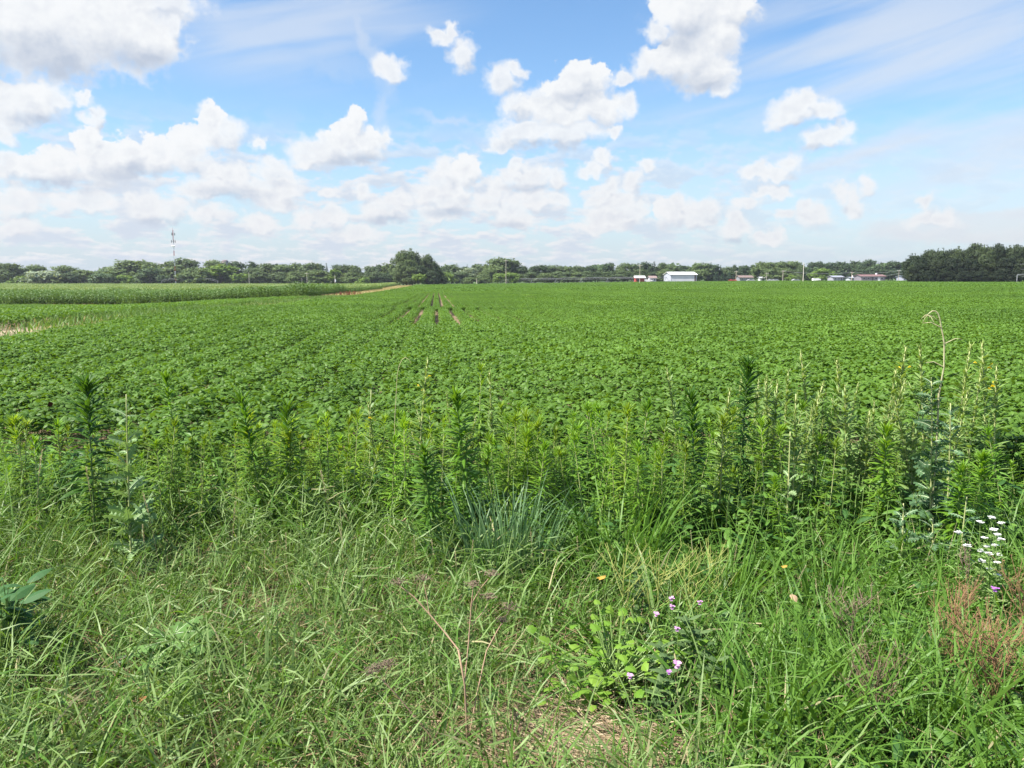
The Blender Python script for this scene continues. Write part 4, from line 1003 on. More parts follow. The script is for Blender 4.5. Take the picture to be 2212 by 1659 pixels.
def verge_grass():
    mb = MB()
    def layer(n, y0, y1, L0, L1, w0, w1, lean, curl, mats, left=True):
        y = y0 + (y1 - y0) * U(0, 1, n) ** 1.15; x = U(-1, 1, n) * (.665 * y + 3.2)
        bare = np.exp(-((x - .27) ** 2 / .08 + (y - 2.90) ** 2 / .06)) > U(0, 1, n) * .9       # thin spot with straw, bottom right of centre
        gap = .62 * sst(vn(x, y, 2.6, 1.1) + .5 * vn(x, y, 6.0, 2.0), .15, 1.0)
        limey = np.exp(-((x - .47) ** 2 / .12 + (y - 3.3) ** 2 / .10)) > U(0, 1, n) * 1.25
        k = ~bare & ~limey & (rng.random(n) > gap)
        rside = sst(x, -.2, 1.6)
        k &= rng.random(n) > .55 * rside * (y < 4.2)
        lf = 1 - sst(x, -1.3, .1); l2 = np.maximum(lf, .55 * sst(x, .3, 1.0)); hedge = sst(y, 4.0 + .95 * l2, 5.5 + .8 * l2); k &= rng.random(n) > .75 * hedge
        x, y, rside = x[k], y[k], rside[k]; m = len(x)
        dirn = .55 + .9 * vn(x, y, 1.3, .7) + Nn(1.1, m) + np.where(rng.random(m) < .3, np.pi, 0)
        tall = 1 + .45 * (1 - sst(x, -1.3, .1)) * sst(y, 3.9, 5.2)
        L = tall * U(L0, L1, m) * (1 + .16 * vn(x, y, 1.6, 2.0)) * (1 + .15 * rside)
        W_ = U(w0, w1, m) * (1 + .35 * rside)
        le = np.clip(np.abs(Nn(lean, m)), 0, 1.35); cu = U(.2, 1, m) * curl
        q = rng.random(m); bl = .62 - .62 * sst(x + .35 * vn(x, y, .9), -.6, 1.4)
        sel = np.where(q < .06, 2, np.where(q < .06 + bl, 0, 1))
        for mi in mats:
            j = sel == mi
            if j.any(): blade_mesh(mb, x[j], y[j], zg(x[j], y[j]), dirn[j], le[j], cu[j], L[j], W_[j] * (.75 if mi == 2 else 1), mi, K=6)
    layer(19500, 2.3, 6.2, .26, .54, .0022, .0042, .72, 1.0, (0, 1, 2))
    layer(33000, 2.3, 6.0, .16, .38, .0020, .0034, .9, .8, (0, 1, 2))
    layer(3600, 2.4, 6.0, .38, .66, .0042, .0075, .5, 1.4, (0, 1))
    # leaves standing off the culms at every height
    n = 49000; y = 2.3 + 3.6 * U(0, 1, n) ** 1.15; x = U(-1, 1, n) * (.665 * y + 3.2)
    lf = 1 - sst(x, -1.3, .1); k = (rng.random(n) > .8 * sst(y, 4.2 + .8 * lf, 5.4 + .8 * lf)) & (np.exp(-((x - .27) ** 2 / .08 + (y - 2.90) ** 2 / .06)) < U(0, 1, n) * .9) & (np.exp(-((x - .47) ** 2 / .12 + (y - 3.3) ** 2 / .10)) < U(0, 1, n) * 1.25)
    k &= rng.random(n) > .7 * sst(vn(x, y, 2.6, 1.1) + .5 * vn(x, y, 6.0, 2.0), .15, 1.0)
    k &= rng.random(n) > .6 * sst(x, .1, 1.3) * (y < 4.1)
    x, y = x[k], y[k]; m = len(x); gl = rng.random(m) < .72 - .66 * sst(x + .35 * vn(x, y, .9), -.6, 1.4); st = rng.random(m) < .035
    for j, mi in ((gl & ~st, 0), (~gl & ~st, 1), (st, 2)):
        q = j.sum(); z = zg(x[j], y[j]) + U(.02, .34, q) * (1 + .25 * vn(x[j], y[j], 1.6, 2.0)) * (1 + .6 * (1 - sst(x[j], -1.3, .1)) * sst(y[j], 3.9, 5.2))
        blade_mesh(mb, x[j], y[j], z, U(0, 6.28, q), U(.35, 1.3, q), U(.2, 1.4, q), U(.09, .24, q), U(.0024, .0050, q), mi, K=5)
    # lying dead thatch
    n = 16000; y = 2.3 + 4.2 * U(0, 1, n) ** 1.2; x = U(-1, 1, n) * (.665 * y + .8)
    blade_mesh(mb, x, y, zg(x, y) + U(.0, .10, n), U(0, 6.28, n), U(.9, 1.5, n), U(0, .4, n), U(.15, .42, n), U(.0012, .0028, n), 3, K=4)
    return mb.build('verge_grass', [M_g1, M_g2, M_g3, M_thatch])
tag(verge_grass(), 'long tangled verge grass leaning over in the foreground', 'grass', kind='stuff')

# low broad leaves among the grass and below the tall weeds
M_forb = leaf_mat('forb_leaf', (.085, .190, .028), (.145, .270, .050), trans=.36, rough=.5, spec=.3)
M_forb2 = leaf_mat('dark_forb_leaf', (.034, .095, .020), (.062, .145, .030), trans=.28, rough=.5, spec=.3)
M_stem = plain_mat('green_stem', (.17, .26, .07), (.14, .21, .06), rough=.55)
M_palestem = plain_mat('pale_stem', (.36, .38, .16), (.28, .31, .12), rough=.55)
M_drystem = plain_mat('dry_stem', (.20, .145, .095), (.14, .10, .07), rough=.8)
LANCE = (.25, .85, 1.0, .72, .08)
OVAL = (.15, .8, 1.0, .92, .6, .05)
def undergrowth():
    mb = MB(); n = 24000
    y = U(2.6, 7.9, n); x = U(-1, 1, n) * (.665 * y + 3.2)
    lf = 1 - sst(x, -1.3, .1); band = sst(y, 4.25 + .85 * lf, 5.2 + .9 * lf) * (1 - .55 * sst(y, 7.2, 8.0))
    k = rng.random(n) < np.maximum(band * .95, .22 + .75 * sst(x, .2, 1.2) * (1 - sst(y, 4.0, 5.0)))
    x, y, band = x[k], y[k], band[k]; n = len(x)
    top = (.10 + .10 * sst(x, .3, 1.3) * (y < 4.4) + .34 * band + .10 * vn(x, y, 2.2, .3) * band).clip(.08, .8)
    for mi, fr, prof, l0, l1, asp in ((0, .55, LANCE, .05, .12, .17), (1, .25, LANCE, .06, .13, .20), (0, .2, OVAL, .035, .07, .36)):
        j = rng.random(n) < fr; m = j.sum(); rep = 7
        xx, yy, tt = np.repeat(x[j], rep), np.repeat(y[j], rep), np.repeat(top[j] * U(.55, 1.1, m), rep)
        M = m * rep; z = tt * U(.15, 1, M)
        L = U(l0, l1, M)
        V, F = leaves(np.stack([xx + Nn(.03, M), yy + Nn(.03, M), zg(xx, yy) + z], 1), U(0, 6.28, M), U(-.1, .9, M), L, L * asp * U(.7, 1.2, M), prof, droop=U(.3, 1.2, M), fold=.25, roll=Nn(.35, M)); mb.add(V, F, mi)
        for i in np.where(j)[0][::3]:
            V, F = tube([(x[i], y[i], 0), (x[i] + .01, y[i], top[i] * .5), (x[i] + .02, y[i], top[i])], .0025, 4); mb.add(V, F, 2)
    return mb.build('weed_undergrowth', [M_forb, M_forb2, M_stem])
tag(undergrowth(), 'mixed leafy undergrowth below the tall weeds and among the grass', 'undergrowth', kind='stuff')

# ------------------------------------------------------------------ upright leafy weeds
def curve_stem(h, lean, az, k=9):
    t = np.linspace(0, 1, k); r = lean * h * t ** 1.8
    return np.stack([r * math.cos(az), r * math.sin(az), h * t], 1)
def at(C, t):
    i = np.clip(t, 0, 1) * (len(C) - 1); a = np.floor(i).astype(int).clip(0, len(C) - 2); f = (i - a)[:, None]
    return C[a] * (1 - f) + C[a + 1] * f
M_gold = leaf_mat('goldenrod_leaf', (.120, .240, .020), (.185, .305, .036), trans=.42, rough=.5, spec=.3, tint=True)
M_tip = leaf_mat('goldenrod_tip', (.165, .290, .024), (.22, .36, .036), trans=.4, rough=.5, spec=.3, tint=True)
def stalk_proto(seed, h=1.0, n=95, L=.105, Wd=.0075, start=.10, dense=1.0, lean=.04):
    global rng
    keep = rng; rng = np.random.default_rng(seed)
    C = curve_stem(h, lean, U(0, 6.28))
    st, fo, ti = MB(), MB(), MB()
    st.add(*tube(C, np.linspace(.0058, .0022, len(C)), 5))
    t = start + (1 - start) * np.sort(U(0, 1, n)) ** .85
    az = np.arange(n) * 2.4 + Nn(.25, n)
    el = .42 + .72 * np.clip((t - .55) / .45, 0, 1) ** 1.4 + Nn(.16, n) - .25 * (1 - t)
    l = L * (.62 + .55 * np.sin(np.pi * np.clip(t * .86 + .05, 0, 1)) ** 1.0) * U(.8, 1.15, n)
    V, F = leaves(at(C, t), az, el, l, Wd * U(.8, 1.2, n) * (l / L) ** .5, LANCE, droop=U(.6, 1.3, n) * (1.15 - .5 * t), fold=.3, roll=Nn(.2, n)); fo.add(V, F)
    m = 26                                                            # tuft of upright young leaves at the tip
    tt = U(.95, 1.0, m); V, F = leaves(at(C, tt), np.arange(m) * 2.4, U(.55, 1.45, m), U(.045, .085, m), U(.003, .0055, m), LANCE, droop=U(-.1, .5, m), fold=.3); ti.add(V, F)
    rng = keep
    return st, fo, ti
def weed(name, parts, loc, label, cat, group, rz=0, scale=1.0, tint=None, smooth=True):
    """parts: (part name, MB, material)"""
    o = thing(name, loc, label, cat, group, rz, scale)
    for pn, mb, mt in parts:
        q = mb.build(pn, mt, o, smooth=True)
        if tint: q.color = tuple(tint) + (1,)
    return o
GP = []
for i in range(10):
    st, fo, ti = stalk_proto(300 + i, n=int(92 + 5 * i), L=.098 + .005 * (i % 4), Wd=.0064, lean=.03 + .012 * (i % 5))
    GP.append([('stem', st.mesh('stem', M_palestem, True)), ('foliage', fo.mesh('foliage', M_gold)), ('leaf_tuft', ti.mesh('leaf_tuft', M_tip))])
GD_ = []
for i in range(4):
    st, fo, ti = stalk_proto(330 + i, n=190, L=.125, Wd=.0095, start=.06, lean=.02)
    GD_.append([('stem', st.mesh('stem', M_stem, True)), ('foliage', fo.mesh('foliage', M_gold)), ('leaf_tuft', ti.mesh('leaf_tuft', M_tip))])
def plant(name, meshes, x, y, h, label, cat, group=None, tint=(1, 1, 1), wide=1.0, z=None):
    o = thing(name, (x, y, float(zg(x, y)) if z is None else z), label, cat, group, rz=U(0, 6.28), scale=(h * wide, h * wide, h))
    o.rotation_euler[0], o.rotation_euler[1] = Nn(.085), Nn(.085)
    for pn, me in meshes:
        q = bpy.data.objects.new(pn, me); COL.objects.link(q); q.parent = o; q.color = tuple(tint) + (1,)
    return o
def put(px, ptop, Y):
    x = gx(px, 600, Y); return x, Y, gz(px, ptop, Y) - float(zg(x, Y))
# ones the photograph shows apart from the rest
DARK = (.34, .46, .55)
SPEC = [(163, 832, 5.05, DARK, 1, 1.15, 'tall bushy dark green goldenrod left of the grey prickly lettuce'),
        (377, 806, 6.5, (.75, .85, .8), 1, .8, 'tall slim goldenrod standing alone against the beans, left side'),
        (563, 862, 5.35, (.55, .68, .7), 1, 1.0, 'left one of the dark goldenrod pair in the left weeds'),
        (592, 880, 5.3, (.5, .62, .66), 1, 1.0, 'right one of the dark goldenrod pair in the left weeds'),
        (1021, 842, 5.3, (.75, .85, .8), 1, .95, 'tall full goldenrod in the middle of the weed band'),
        (932, 958, 4.95, (.55, .68, .75), 1, 1.1, 'short bushy dark goldenrod below the yellow flowered primrose'),
        (1527, 862, 5.15, (.28, .42, .45), 1, .85, 'dark narrow goldenrod below the tallest dark spire'),
        (1606, 783, 6.0, (.26, .40, .45), 1, .85, 'tallest dark green goldenrod spire right of centre'),
        (1365, 872, 5.6, (.6, .75, .75), 0, 1.1, 'goldenrod with a dark tuft left of the narrow dark spire'),
        (1796, 838, 6.4, (.5, .7, .65), 0, .9, 'dark tufted goldenrod among the pale primroses'),
        (1034, 795, 7.0, (1.15, 1.1, 1), 0, .9, 'bright tufted goldenrod against the beans right of centre'),
        (2150, 985, 5.0, (.9, 1, .9), 1, 1.2, 'big leafy goldenrod near the right edge behind the white flowers'),
        (2105, 1010, 4.9, (.85, .95, .85), 1, 1.2, 'bushy goldenrod left of the big one near the right edge'),
        (1935, 925, 5.4, (.95, 1, .9), 1, 1.1, 'full goldenrod left of the grey lettuce with the bent stalk'),
        (20, 905, 5.6, (1.2, 1.1, 1), 0, 1.2, 'yellowish goldenrod at the left edge of the weeds'),
        (47, 955, 5.3, (.9, 1, .9), 0, 1.2, 'short goldenrod just left of the bushy dark one')]
used = []
for px, pt, Y, tint, dark, wide, lb in SPEC:
    x, y, h = put(px, pt, Y); used.append((x, y))
    plant('goldenrod', (GD_ if dark else GP)[rng.integers(0, 4)], x, y, h, lb, 'goldenrod', 'goldenrod stalks in the weed band', tint, wide)
CLEAR = [(px, w, Y) for px, w, Y in ((163, 46, 5.1), (563, 24, 5.4), (592, 22, 5.35), (1021, 26, 5.35), (1527, 24, 5.2), (932, 34, 5.0), (1606, 26, 6.05), (222, 34, 5.2), (2048, 52, 5.3), (787, 16, 6.2), (894, 20, 6.2), (377, 16, 6.5))]
def hidden(px, Y): return any(abs(px - c) < w and Y < cy for c, w, cy in CLEAR)
ZONES = [(-60, 480, 48, (1.08, 1.04, 1), 'yellow green goldenrod stalk in the weeds left of the dark pair', 895, 1000),
         (480, 800, 46, (1.2, 1.1, 1), 'bright goldenrod stalk in the weeds around the dark pair', 890, 990),
         (760, 1130, 44, (1.05, 1.03, 1), 'green goldenrod stalk in the middle weeds near the yellow primrose', 885, 1000),
         (1080, 1440, 54, (.98, 1, 1), 'feathery goldenrod stalk in the weeds between middle and dark spires', 868, 990),
         (1400, 1720, 42, (1.0, 1, 1), 'fresh green goldenrod stalk among the weeds around the dark spires', 868, 990),
         (1700, 2280, 34, (.95, 1, .95), 'leafy goldenrod stalk below the pale primroses on the right', 920, 1040)]
for a, b_, n, tint, lb, t0, t1 in ZONES:
    for k in range(n):
        Y = U(5.0 if a > 700 else 5.35, 6.9); px = a + (b_ - a) * ((k + U(0, 1)) / n)
        if hidden(px, Y): continue
        x, y, h = put(px, U(t0, t1) + (Y < 5.5) * 25, Y)
        v = U(.74, 1.2); hj = U(.88, 1.14); tint = (tint[0], tint[1], tint[2])
        plant('goldenrod', GP[rng.integers(0, 10)], x, y, float(np.clip(h, .5, 1.15)), lb, 'goldenrod', 'goldenrod stalks in the weed band', (tint[0] * v * hj, tint[1] * v, tint[2] * v), U(.8, 1.35))

# ------------------------------------------------------------------ evening primrose: pale stiff spikes with pods and a few yellow flowers
M_prim = leaf_mat('primrose_leaf', (.150, .250, .062), (.220, .320, .100), trans=.36, rough=.5, spec=.35, tint=True)
M_pod = leaf_mat('primrose_pod', (.24, .33, .085), (.31, .39, .12), trans=.25, rough=.5)
M_yel = leaf_mat('yellow_petal', (.80, .62, .03), (.90, .74, .06), trans=.3, rough=.5, tcol=(1, 1, .6))
def primrose(seed, flowers=0):
    global rng
    keep = rng; rng = np.random.default_rng(seed)
    C = curve_stem(1.0, U(.02, .07), U(0, 6.28)); st, fo, po, fl = MB(), MB(), MB(), MB()
    st.add(*tube(C, np.linspace(.0060, .0026, len(C)), 6))
    n = 78; t = .08 + .84 * np.sort(U(0, 1, n)); az = np.arange(n) * 2.4 + Nn(.3, n)
    L = .105 * (1.1 - .62 * t) * U(.8, 1.15, n) + .01
    fo.add(*leaves(at(C, t), az, .55 + .35 * t + Nn(.15, n), L, L * .13, LANCE, droop=U(.3, .9, n), fold=.35, roll=Nn(.15, n)))
    n = 46; t = .62 + .38 * np.sort(U(0, 1, n)); az = np.arange(n) * 2.4
    po.add(*leaves(at(C, t), az, 1.05 + .3 * (t - .6) + Nn(.1, n), U(.022, .042, n) * (1.25 - .4 * t), U(.003, .0045, n), (.6, 1, 1, .5), droop=-.2, fold=.9))
    for b_ in range(rng.integers(1, 4)):
        t0 = U(.35, .6); a = U(0, 6.28); p0 = at(C, np.array([t0]))[0]; l = U(.14, .26)
        B = p0 + np.stack([np.linspace(0, .35 * l, 5) * math.cos(a), np.linspace(0, .35 * l, 5) * math.sin(a), np.linspace(0, l, 5)], 1)
        st.add(*tube(B, np.linspace(.003, .0015, 5), 4)); n = 22; tt = U(.15, 1, n)
        fo.add(*leaves(at(B, tt), np.arange(n) * 2.4, U(.4, 1.1, n), U(.035, .065, n), U(.004, .006, n), LANCE, droop=.5, fold=.35))
    for k in range(flowers):
        c = at(C, np.array([U(.78, .97)]))[0]; a = U(0, 6.28) if k else -1.4; c = c + np.array([math.cos(a), math.sin(a), .3]) * .03
        fl.add(*leaves(np.tile(c, (4, 1)), a + np.array([-.9, -.3, .3, .9]), np.array([.3, 1.0, .9, .2]),   .015, .007, (.3, 1, .9), droop=.2, fold=.2))
    rng = keep
    r = [('stem', st.mesh('stem', M_palestem, True)), ('foliage', fo.mesh('foliage', M_prim)), ('pod_spike', po.mesh('pod_spike', M_pod))]
    if flowers: r.append(('blossom', fl.mesh('blossom', M_yel)))
    return r
PR = [primrose(400 + i) for i in range(6)]; PRF = [primrose(420 + i, 3) for i in range(3)]
PS = [(1486, 787, 7.2, 0, 'slim primrose spike left of the tallest dark spire'), (1651, 833, 6.7, 0, 'short pale primrose just right of the tallest dark spire'), (1688, 818, 6.8, 0, 'second short pale primrose right of the dark spire'),
      (1715, 803, 6.7, 0, 'third pale primrose right of the dark spire'), (1778, 760, 6.6, 0, 'tallest left spike of the pale primrose group'), (1808, 792, 6.8, 0, 'slender primrose in the middle of the pale group'),
      (1855, 777, 6.3, 0, 'broad yellow tipped primrose in the middle of the pale group'), (1915, 798, 6.4, 0, 'primrose leaning beside the tall one with a yellow bud'), (1945, 750, 6.4, 1, 'tall primrose with a yellow bud left of the bent stalk'),
      (2028, 748, 6.8, 0, 'primrose directly behind the bent dead stalk'), (2085, 742, 6.6, 0, 'tall primrose just right of the bent stalk'), (2118, 790, 6.3, 0, 'full pale primrose right of the grey lettuce'),
      (2165, 742, 6.5, 1, 'tall primrose with yellow flowers near the right edge'), (2190, 790, 6.2, 1, 'primrose with yellow flowers at the very right edge'),
      (894, 780, 6.2, 1, 'tall primrose with yellow flowers in the middle of the weeds'), (809, 870, 6.0, 1, 'short primrose with yellow buds left of the arched dry stem'),
      (1064, 803, 6.9, 0, 'thin primrose right of the tall middle goldenrod'), (984, 846, 6.3, 0, 'pale forked primrose left of the tall middle goldenrod')]
for px, pt, Y, f, lb in PS:
    x, y, h = put(px, pt, Y)
    plant('evening_primrose', (PRF if f else PR)[rng.integers(0, 3 if f else 6)], x, y, h, lb, 'primrose', 'evening primroses in the weed band', (1, 1, 1), 1.15)
for k in range(54):
    px = 1560 + 700 * ((k + U(0, 1)) / 54) if k < 42 else U(820, 1000); Y = U(5.5, 7.3)
    if hidden(px, Y): continue
    x, y, h = put(px, (U(805, 930) if k < 42 else U(880, 960)), Y); v = U(.85, 1.1)
    plant('evening_primrose', PR[rng.integers(0, 6)], x, y, float(np.clip(h, .5, 1.25)), 'lesser pale primrose filling the right hand weeds below the tall spikes' if k < 42 else 'lesser pale primrose below the yellow flowered one in the middle', 'primrose', 'evening primroses in the weed band', (v, v, v), U(1.0, 1.3))

# ------------------------------------------------------------------ prickly lettuces with lobed grey green leaves
M_let = leaf_mat('lettuce_leaf', (.125, .195, .085), (.175, .250, .125), trans=.30, rough=.7, spec=.12, tcol=(1.25, 1.25, .65), tint=True)
M_rib = plain_mat('leaf_rib', (.42, .48, .30), (.36, .42, .25), rough=.6)
LOBE = (.10, .18, .62, .20, .95, .24, 1.0, .28, .95, .30, .60, .05)
def lobed(mb, rb, base, az, el, L, asp=.30, droop=.7, roll=0.):
    V, F = leaves(base, az, el, L, np.asarray(L) * asp, LOBE, droop=droop, fold=.25, roll=roll); mb.add(V, F)
    V, F = leaves(np.asarray(base) + (0, 0, .002), az, el, np.asarray(L) * .95, .0026, (1, .8, .6, .4, .2), droop=droop, fold=.4, roll=roll); rb.add(V, F)
def lettuce(x, y, h, label, n=34, tint=(1, 1, 1), bent=None, Ls=.20, name='prickly_lettuce'):
    o = thing(name, (x, y, float(zg(x, y))), label, 'lettuce', 'prickly lettuces', rz=0)
    st, fo, rb = MB(), MB(), MB()
    C = curve_stem(h, .05, U(0, 6.28), 12)
    st.add(*tube(C, np.linspace(.008, .0035, len(C)), 6))
    t = .08 + .90 * np.sort(U(0, 1, n)); az = np.arange(n) * 2.4 + Nn(.3, n); L = 1.15 * Ls * (1.1 - .72 * t) * U(.8, 1.2, n)
    lobed(fo, rb, at(C, t), az, .75 + Nn(.3, n), L, .23, U(.3, 1.3, n), Nn(.8, n))
    q = st.build('stem', M_palestem, o, True); q = fo.build('leaves', M_let, o); q.color = tint + (1,); rb.build('leaf_ribs', M_rib, q)
    if bent is not None:
        B = np.array(bent) - (x, y, o.location.z); m = MB(); m.add(*tube(B, np.linspace(.0066, .0034, len(B)) * np.where(np.arange(len(B)) % 2, .85, 1.1), 6))
        for i, s in ((3, -1), (4, 1), (6, -1)):
            p = B[i]; m.add(*tube([p, p + (s * .07, 0, .035), p + (s * .12, .0, .03)], [.004, .003, .0015], 4))
        tip = B[-1]
        for k in range(9):
            e = tip + np.array([Nn(.03), Nn(.03), -U(.01, .06)]); m.add(*tube([tip, (tip + e) / 2 + (0, 0, .012), e], .002, 4))
        m.build('bent_stalk', plain_mat('bleached_stalk', (.40, .40, .22), (.30, .27, .14), rough=.75, scale=30), o, True)
    return o
Y = 5.2
bp = [(gx(a, 600, Y), Y, gz(a, b_, Y)) for a, b_ in ((2048, 1150), (2050, 1000), (2046, 853), (2053, 793), (2050, 743), (2046, 725), (2041, 708), (2037, 690), (2032, 678), (2026, 672), (2019, 672), (2013, 676), (2010, 681))]
lettuce(bp[0][0], Y, gz(2048, 815, Y), 'big grey green lobed lettuce with a bent dead stalk above it', 105, (.55, .70, .68), bp, Ls=.17)
x, y, h = put(244, 850, 4.8); lettuce(x, y, h, 'grey green lobed lettuce right of the bushy dark goldenrod', 64, (1.25, 1.3, 1.15), Ls=.175)
x, y, h = put(2085, 870, 5.5); lettuce(x, y, h, 'smaller grey lettuce at the right foot of the bent stalk one', 34, (.75, .9, .95), Ls=.16)
x, y, h = put(787, 844, 6.2); lettuce(x, y, h, 'thin pale grey lettuce top left of the arched dry stem', 22, (1.3, 1.3, 1.15), Ls=.13)
x, y, h = put(1725, 935, 5.4); lettuce(x, y, h, 'thin pale lettuce among the primroses right of the dark spire', 18, (1.3, 1.3, 1.2), Ls=.10)
for px, pt, lb in ((1990, 1090, 'dark grey lettuce leaves left of the white flowers'), (2060, 1120, 'low grey lettuce left below the white flowers'), (2120, 1070, 'grey lettuce close behind the white flowers')):
    x, y, h = put(px, pt, 4.75); lettuce(x, y, h, lb, 26, (.70, .85, .85), Ls=.15)
# rosette of big lobed leaves low in the left grass
def rosette():
    Y = 3.55; x = gx(366, 1345, Y) - .0; zt = .34
    o = thing('sow_thistle', (x, Y, 0), 'rosette of large light green lobed leaves low in the left grass', 'thistle')
    fo, rb, st = MB(), MB(), MB()
    st.add(*tube([(0, 0, 0), (0, 0, .12), (0.01, 0, zt - .06)], [.008, .007, .005], 6))
    az = np.array([3.05, 2.4, .9, .35, -.35, -.9, 3.6, 1.6, -1.7, 4.2]); n = len(az)
    lobed(fo, rb, np.stack([np.zeros(n), np.zeros(n), U(zt - .14, zt - .04, n)], 1), az, np.array([.25, .6, .65, .2, .15, -.1, .05, .8, .1, .1]), np.array([.22, .18, .18, .2, .2, .22, .2, .15, .16, .18]), .30, .6, Nn(.2, n))
    st.build('stem', M_stem, o, True); q = fo.build('leaves', M_let, o); q.color = (.85, 1.05, .62, 1); rb.build('leaf_ribs', M_rib, q)
rosette()
def broad_plant(px, py, Y, n, L, asp, mat, name, label, cat, h=.3, tint=(1, 1, 1), seed=1, prof=OVAL, spread=.1):
    x = gx(px, py, Y); o = thing(name, (x, Y, 0), label, cat)
    fo, st, rb = MB(), MB(), MB(); a = np.arange(n) * 2.4 + Nn(.3, n); z = U(.35, 1, n) * h
    b0 = np.stack([np.cos(a) * U(0, spread, n), np.sin(a) * U(0, spread, n), z], 1)
    l = L * U(.75, 1.2, n)
    fo.add(*leaves(b0, a, U(-.1, .7, n), l, l * asp, prof, droop=U(.2, .9, n), fold=.2, roll=Nn(.3, n)))
    rb.add(*leaves(b0 + (0, 0, .002), a, .3, l * .0 + .004, .001, (1, .5), fold=None))
    for i in range(n): st.add(*tube([(0, 0, 0), b0[i] * (.4, .4, .6), b0[i]], .003, 4))
    st.build('stems', M_stem, o); q = fo.build('leaves', mat, o); q.color = tint + (1,)
    return o
M_dockleaf = leaf_mat('broad_leaf', (.045, .115, .035), (.075, .16, .050), trans=.25, rough=.6, spec=.2)
M_lime = leaf_mat('lime_leaf', (.13, .27, .026), (.22, .36, .048), trans=.42, rough=.5)
broad_plant(2, 1300, 3.55, 30, .15, .24, M_dockleaf, 'burdock', 'dark broad leaved dock plant at the left edge of the grass', 'dock', .52)
broad_plant(20, 1210, 3.9, 16, .13, .24, M_dockleaf, 'burdock', 'upper grey leaved dock plant at the left edge', 'dock', .42)
ROUND = (.55, 1.0, .72, .95, .62, .40, .06)
broad_plant(1330, 1395, 3.45, 120, .052, .46, M_lime, 'lime_vine', 'lime green patch of round vine leaves right of the grass clumps', 'vine', .33, spread=.40, prof=ROUND)
broad_plant(1270, 1420, 3.35, 60, .048, .46, M_lime, 'lime_vine', 'smaller lime green leaf patch left of the round vine leaves', 'vine', .26, spread=.26, prof=ROUND)
M_milk = leaf_mat('milkweed_leaf', (.070, .125, .045), (.11, .17, .065), trans=.25, rough=.65, spec=.15, tcol=(1.2, 1.2, .7))
def milkweed(px, pt, Y, label, n=22, L=.10):
    x, y, h = put(px, pt, Y); o = thing('soapwort', (x, y, 0), label, 'soapwort', 'oval leaved plants below the pink flowers')
    C = curve_stem(h, .12, U(0, 6.28)); st, fo = MB(), MB(); st.add(*tube(C, .0032, 5))
    t = np.repeat(np.linspace(.2, 1, n // 2), 2); a = np.arange(n // 2).repeat(2) * 1.57 + np.tile([0, np.pi], n // 2)
    l = L * (1.1 - .4 * t); fo.add(*leaves(at(C, t), a, .5, l, l * .24, OVAL, droop=U(.2, .8, n), fold=.25))
    st.build('stem', M_stem, o, True); fo.build('leaves', M_milk, o)
for a in ((1500, 1345, 3.5, 'tall oval leaved plant right of the lime vine'), (1535, 1375, 3.45, 'second oval leaved plant right of the lime vine'), (1470, 1400, 3.3, 'oval leaved plant at the right foot of the lime vine'),
          (1560, 1420, 3.3, 'oval leaved plant in the dark grass right of the pink flower'), (1440, 1450, 3.15, 'low oval leaved plant below the lime vine'), (1400, 1235, 4.0, 'oval leaved plant behind the yellow mustard stems')): milkweed(*a)
# ------------------------------------------------------------------ grass clumps that stand out
def clump(px, Y, n, L0, L1, w0, w1, lean, curl, spread, mats, label, rz=0):
    x = gx(px, 1200, Y); o = thing('grass_clump', (x, Y, 0), label, 'grass clump', 'grass clumps at the foot of the weeds')
    m = MB(); r = np.sqrt(U(0, 1, n)) * spread; a = U(0, 6.28, n)
    az = a + Nn(.5, n)
    blade_mesh(m, r * np.cos(a), r * np.sin(a) * .6, np.zeros(n), az, np.abs(Nn(lean, n)), U(.3, 1, n) * curl, U(L0, L1, n), U(w0, w1, n), 0, K=8, twist=Nn(.6, n))
    m.build('blades', mats, o)
    return o
clump(1105, 4.75, 120, .50, .82, .0055, .0095, .16, .75, .24, M_glauc, 'upright blue green grass clump in the centre below the goldenrod')
clump(1340, 4.80, 105, .60, 1.0, .0050, .0085, .20, 1.7, .26, M_g2, 'arching bright green grass clump right of the blue green one')
clump(1045, 4.85, 60, .5, .85, .004, .007, .25, 1.5, .22, M_glauc, 'thin arching grass tuft left of the blue green clump')
clump(1570, 4.35, 60, .45, .75, .004, .008, .3, 1.4, .25, M_g2, 'loose green grass tuft right of the yellow mustard')
clump(1790, 4.3, 60, .45, .8, .004, .008, .3, 1.3, .25, M_g2, 'upright green grass tuft below the primroses')
clump(1650, 3.05, 48, .4, .7, .006, .010, .35, 1.5, .22, M_g2, 'broad bladed grass at the bottom right of centre')
clump(1770, 2.95, 48, .35, .65, .006, .010, .35, 1.6, .2, M_g2, 'second broad bladed grass at the bottom right')
clump(1910, 3.3, 50, .4, .7, .004, .008, .4, 1.5, .25, M_g2, 'dark green grass tuft around the dark branched stem')
clump(1600, 3.5, 60, .35, .6, .004, .008, .35, 1.5, .3, M_g2, 'green grass tuft right of the soapwort')
clump(2080, 3.1, 50, .35, .6, .005, .009, .4, 1.5, .25, M_g2, 'green grass tuft at the bottom right below the rusty stalks')
clump(560, 3.15, 60, .35, .6, .005, .009, .35, 1.4, .3, M_g1, 'pale grass tuft at the bottom left of centre')
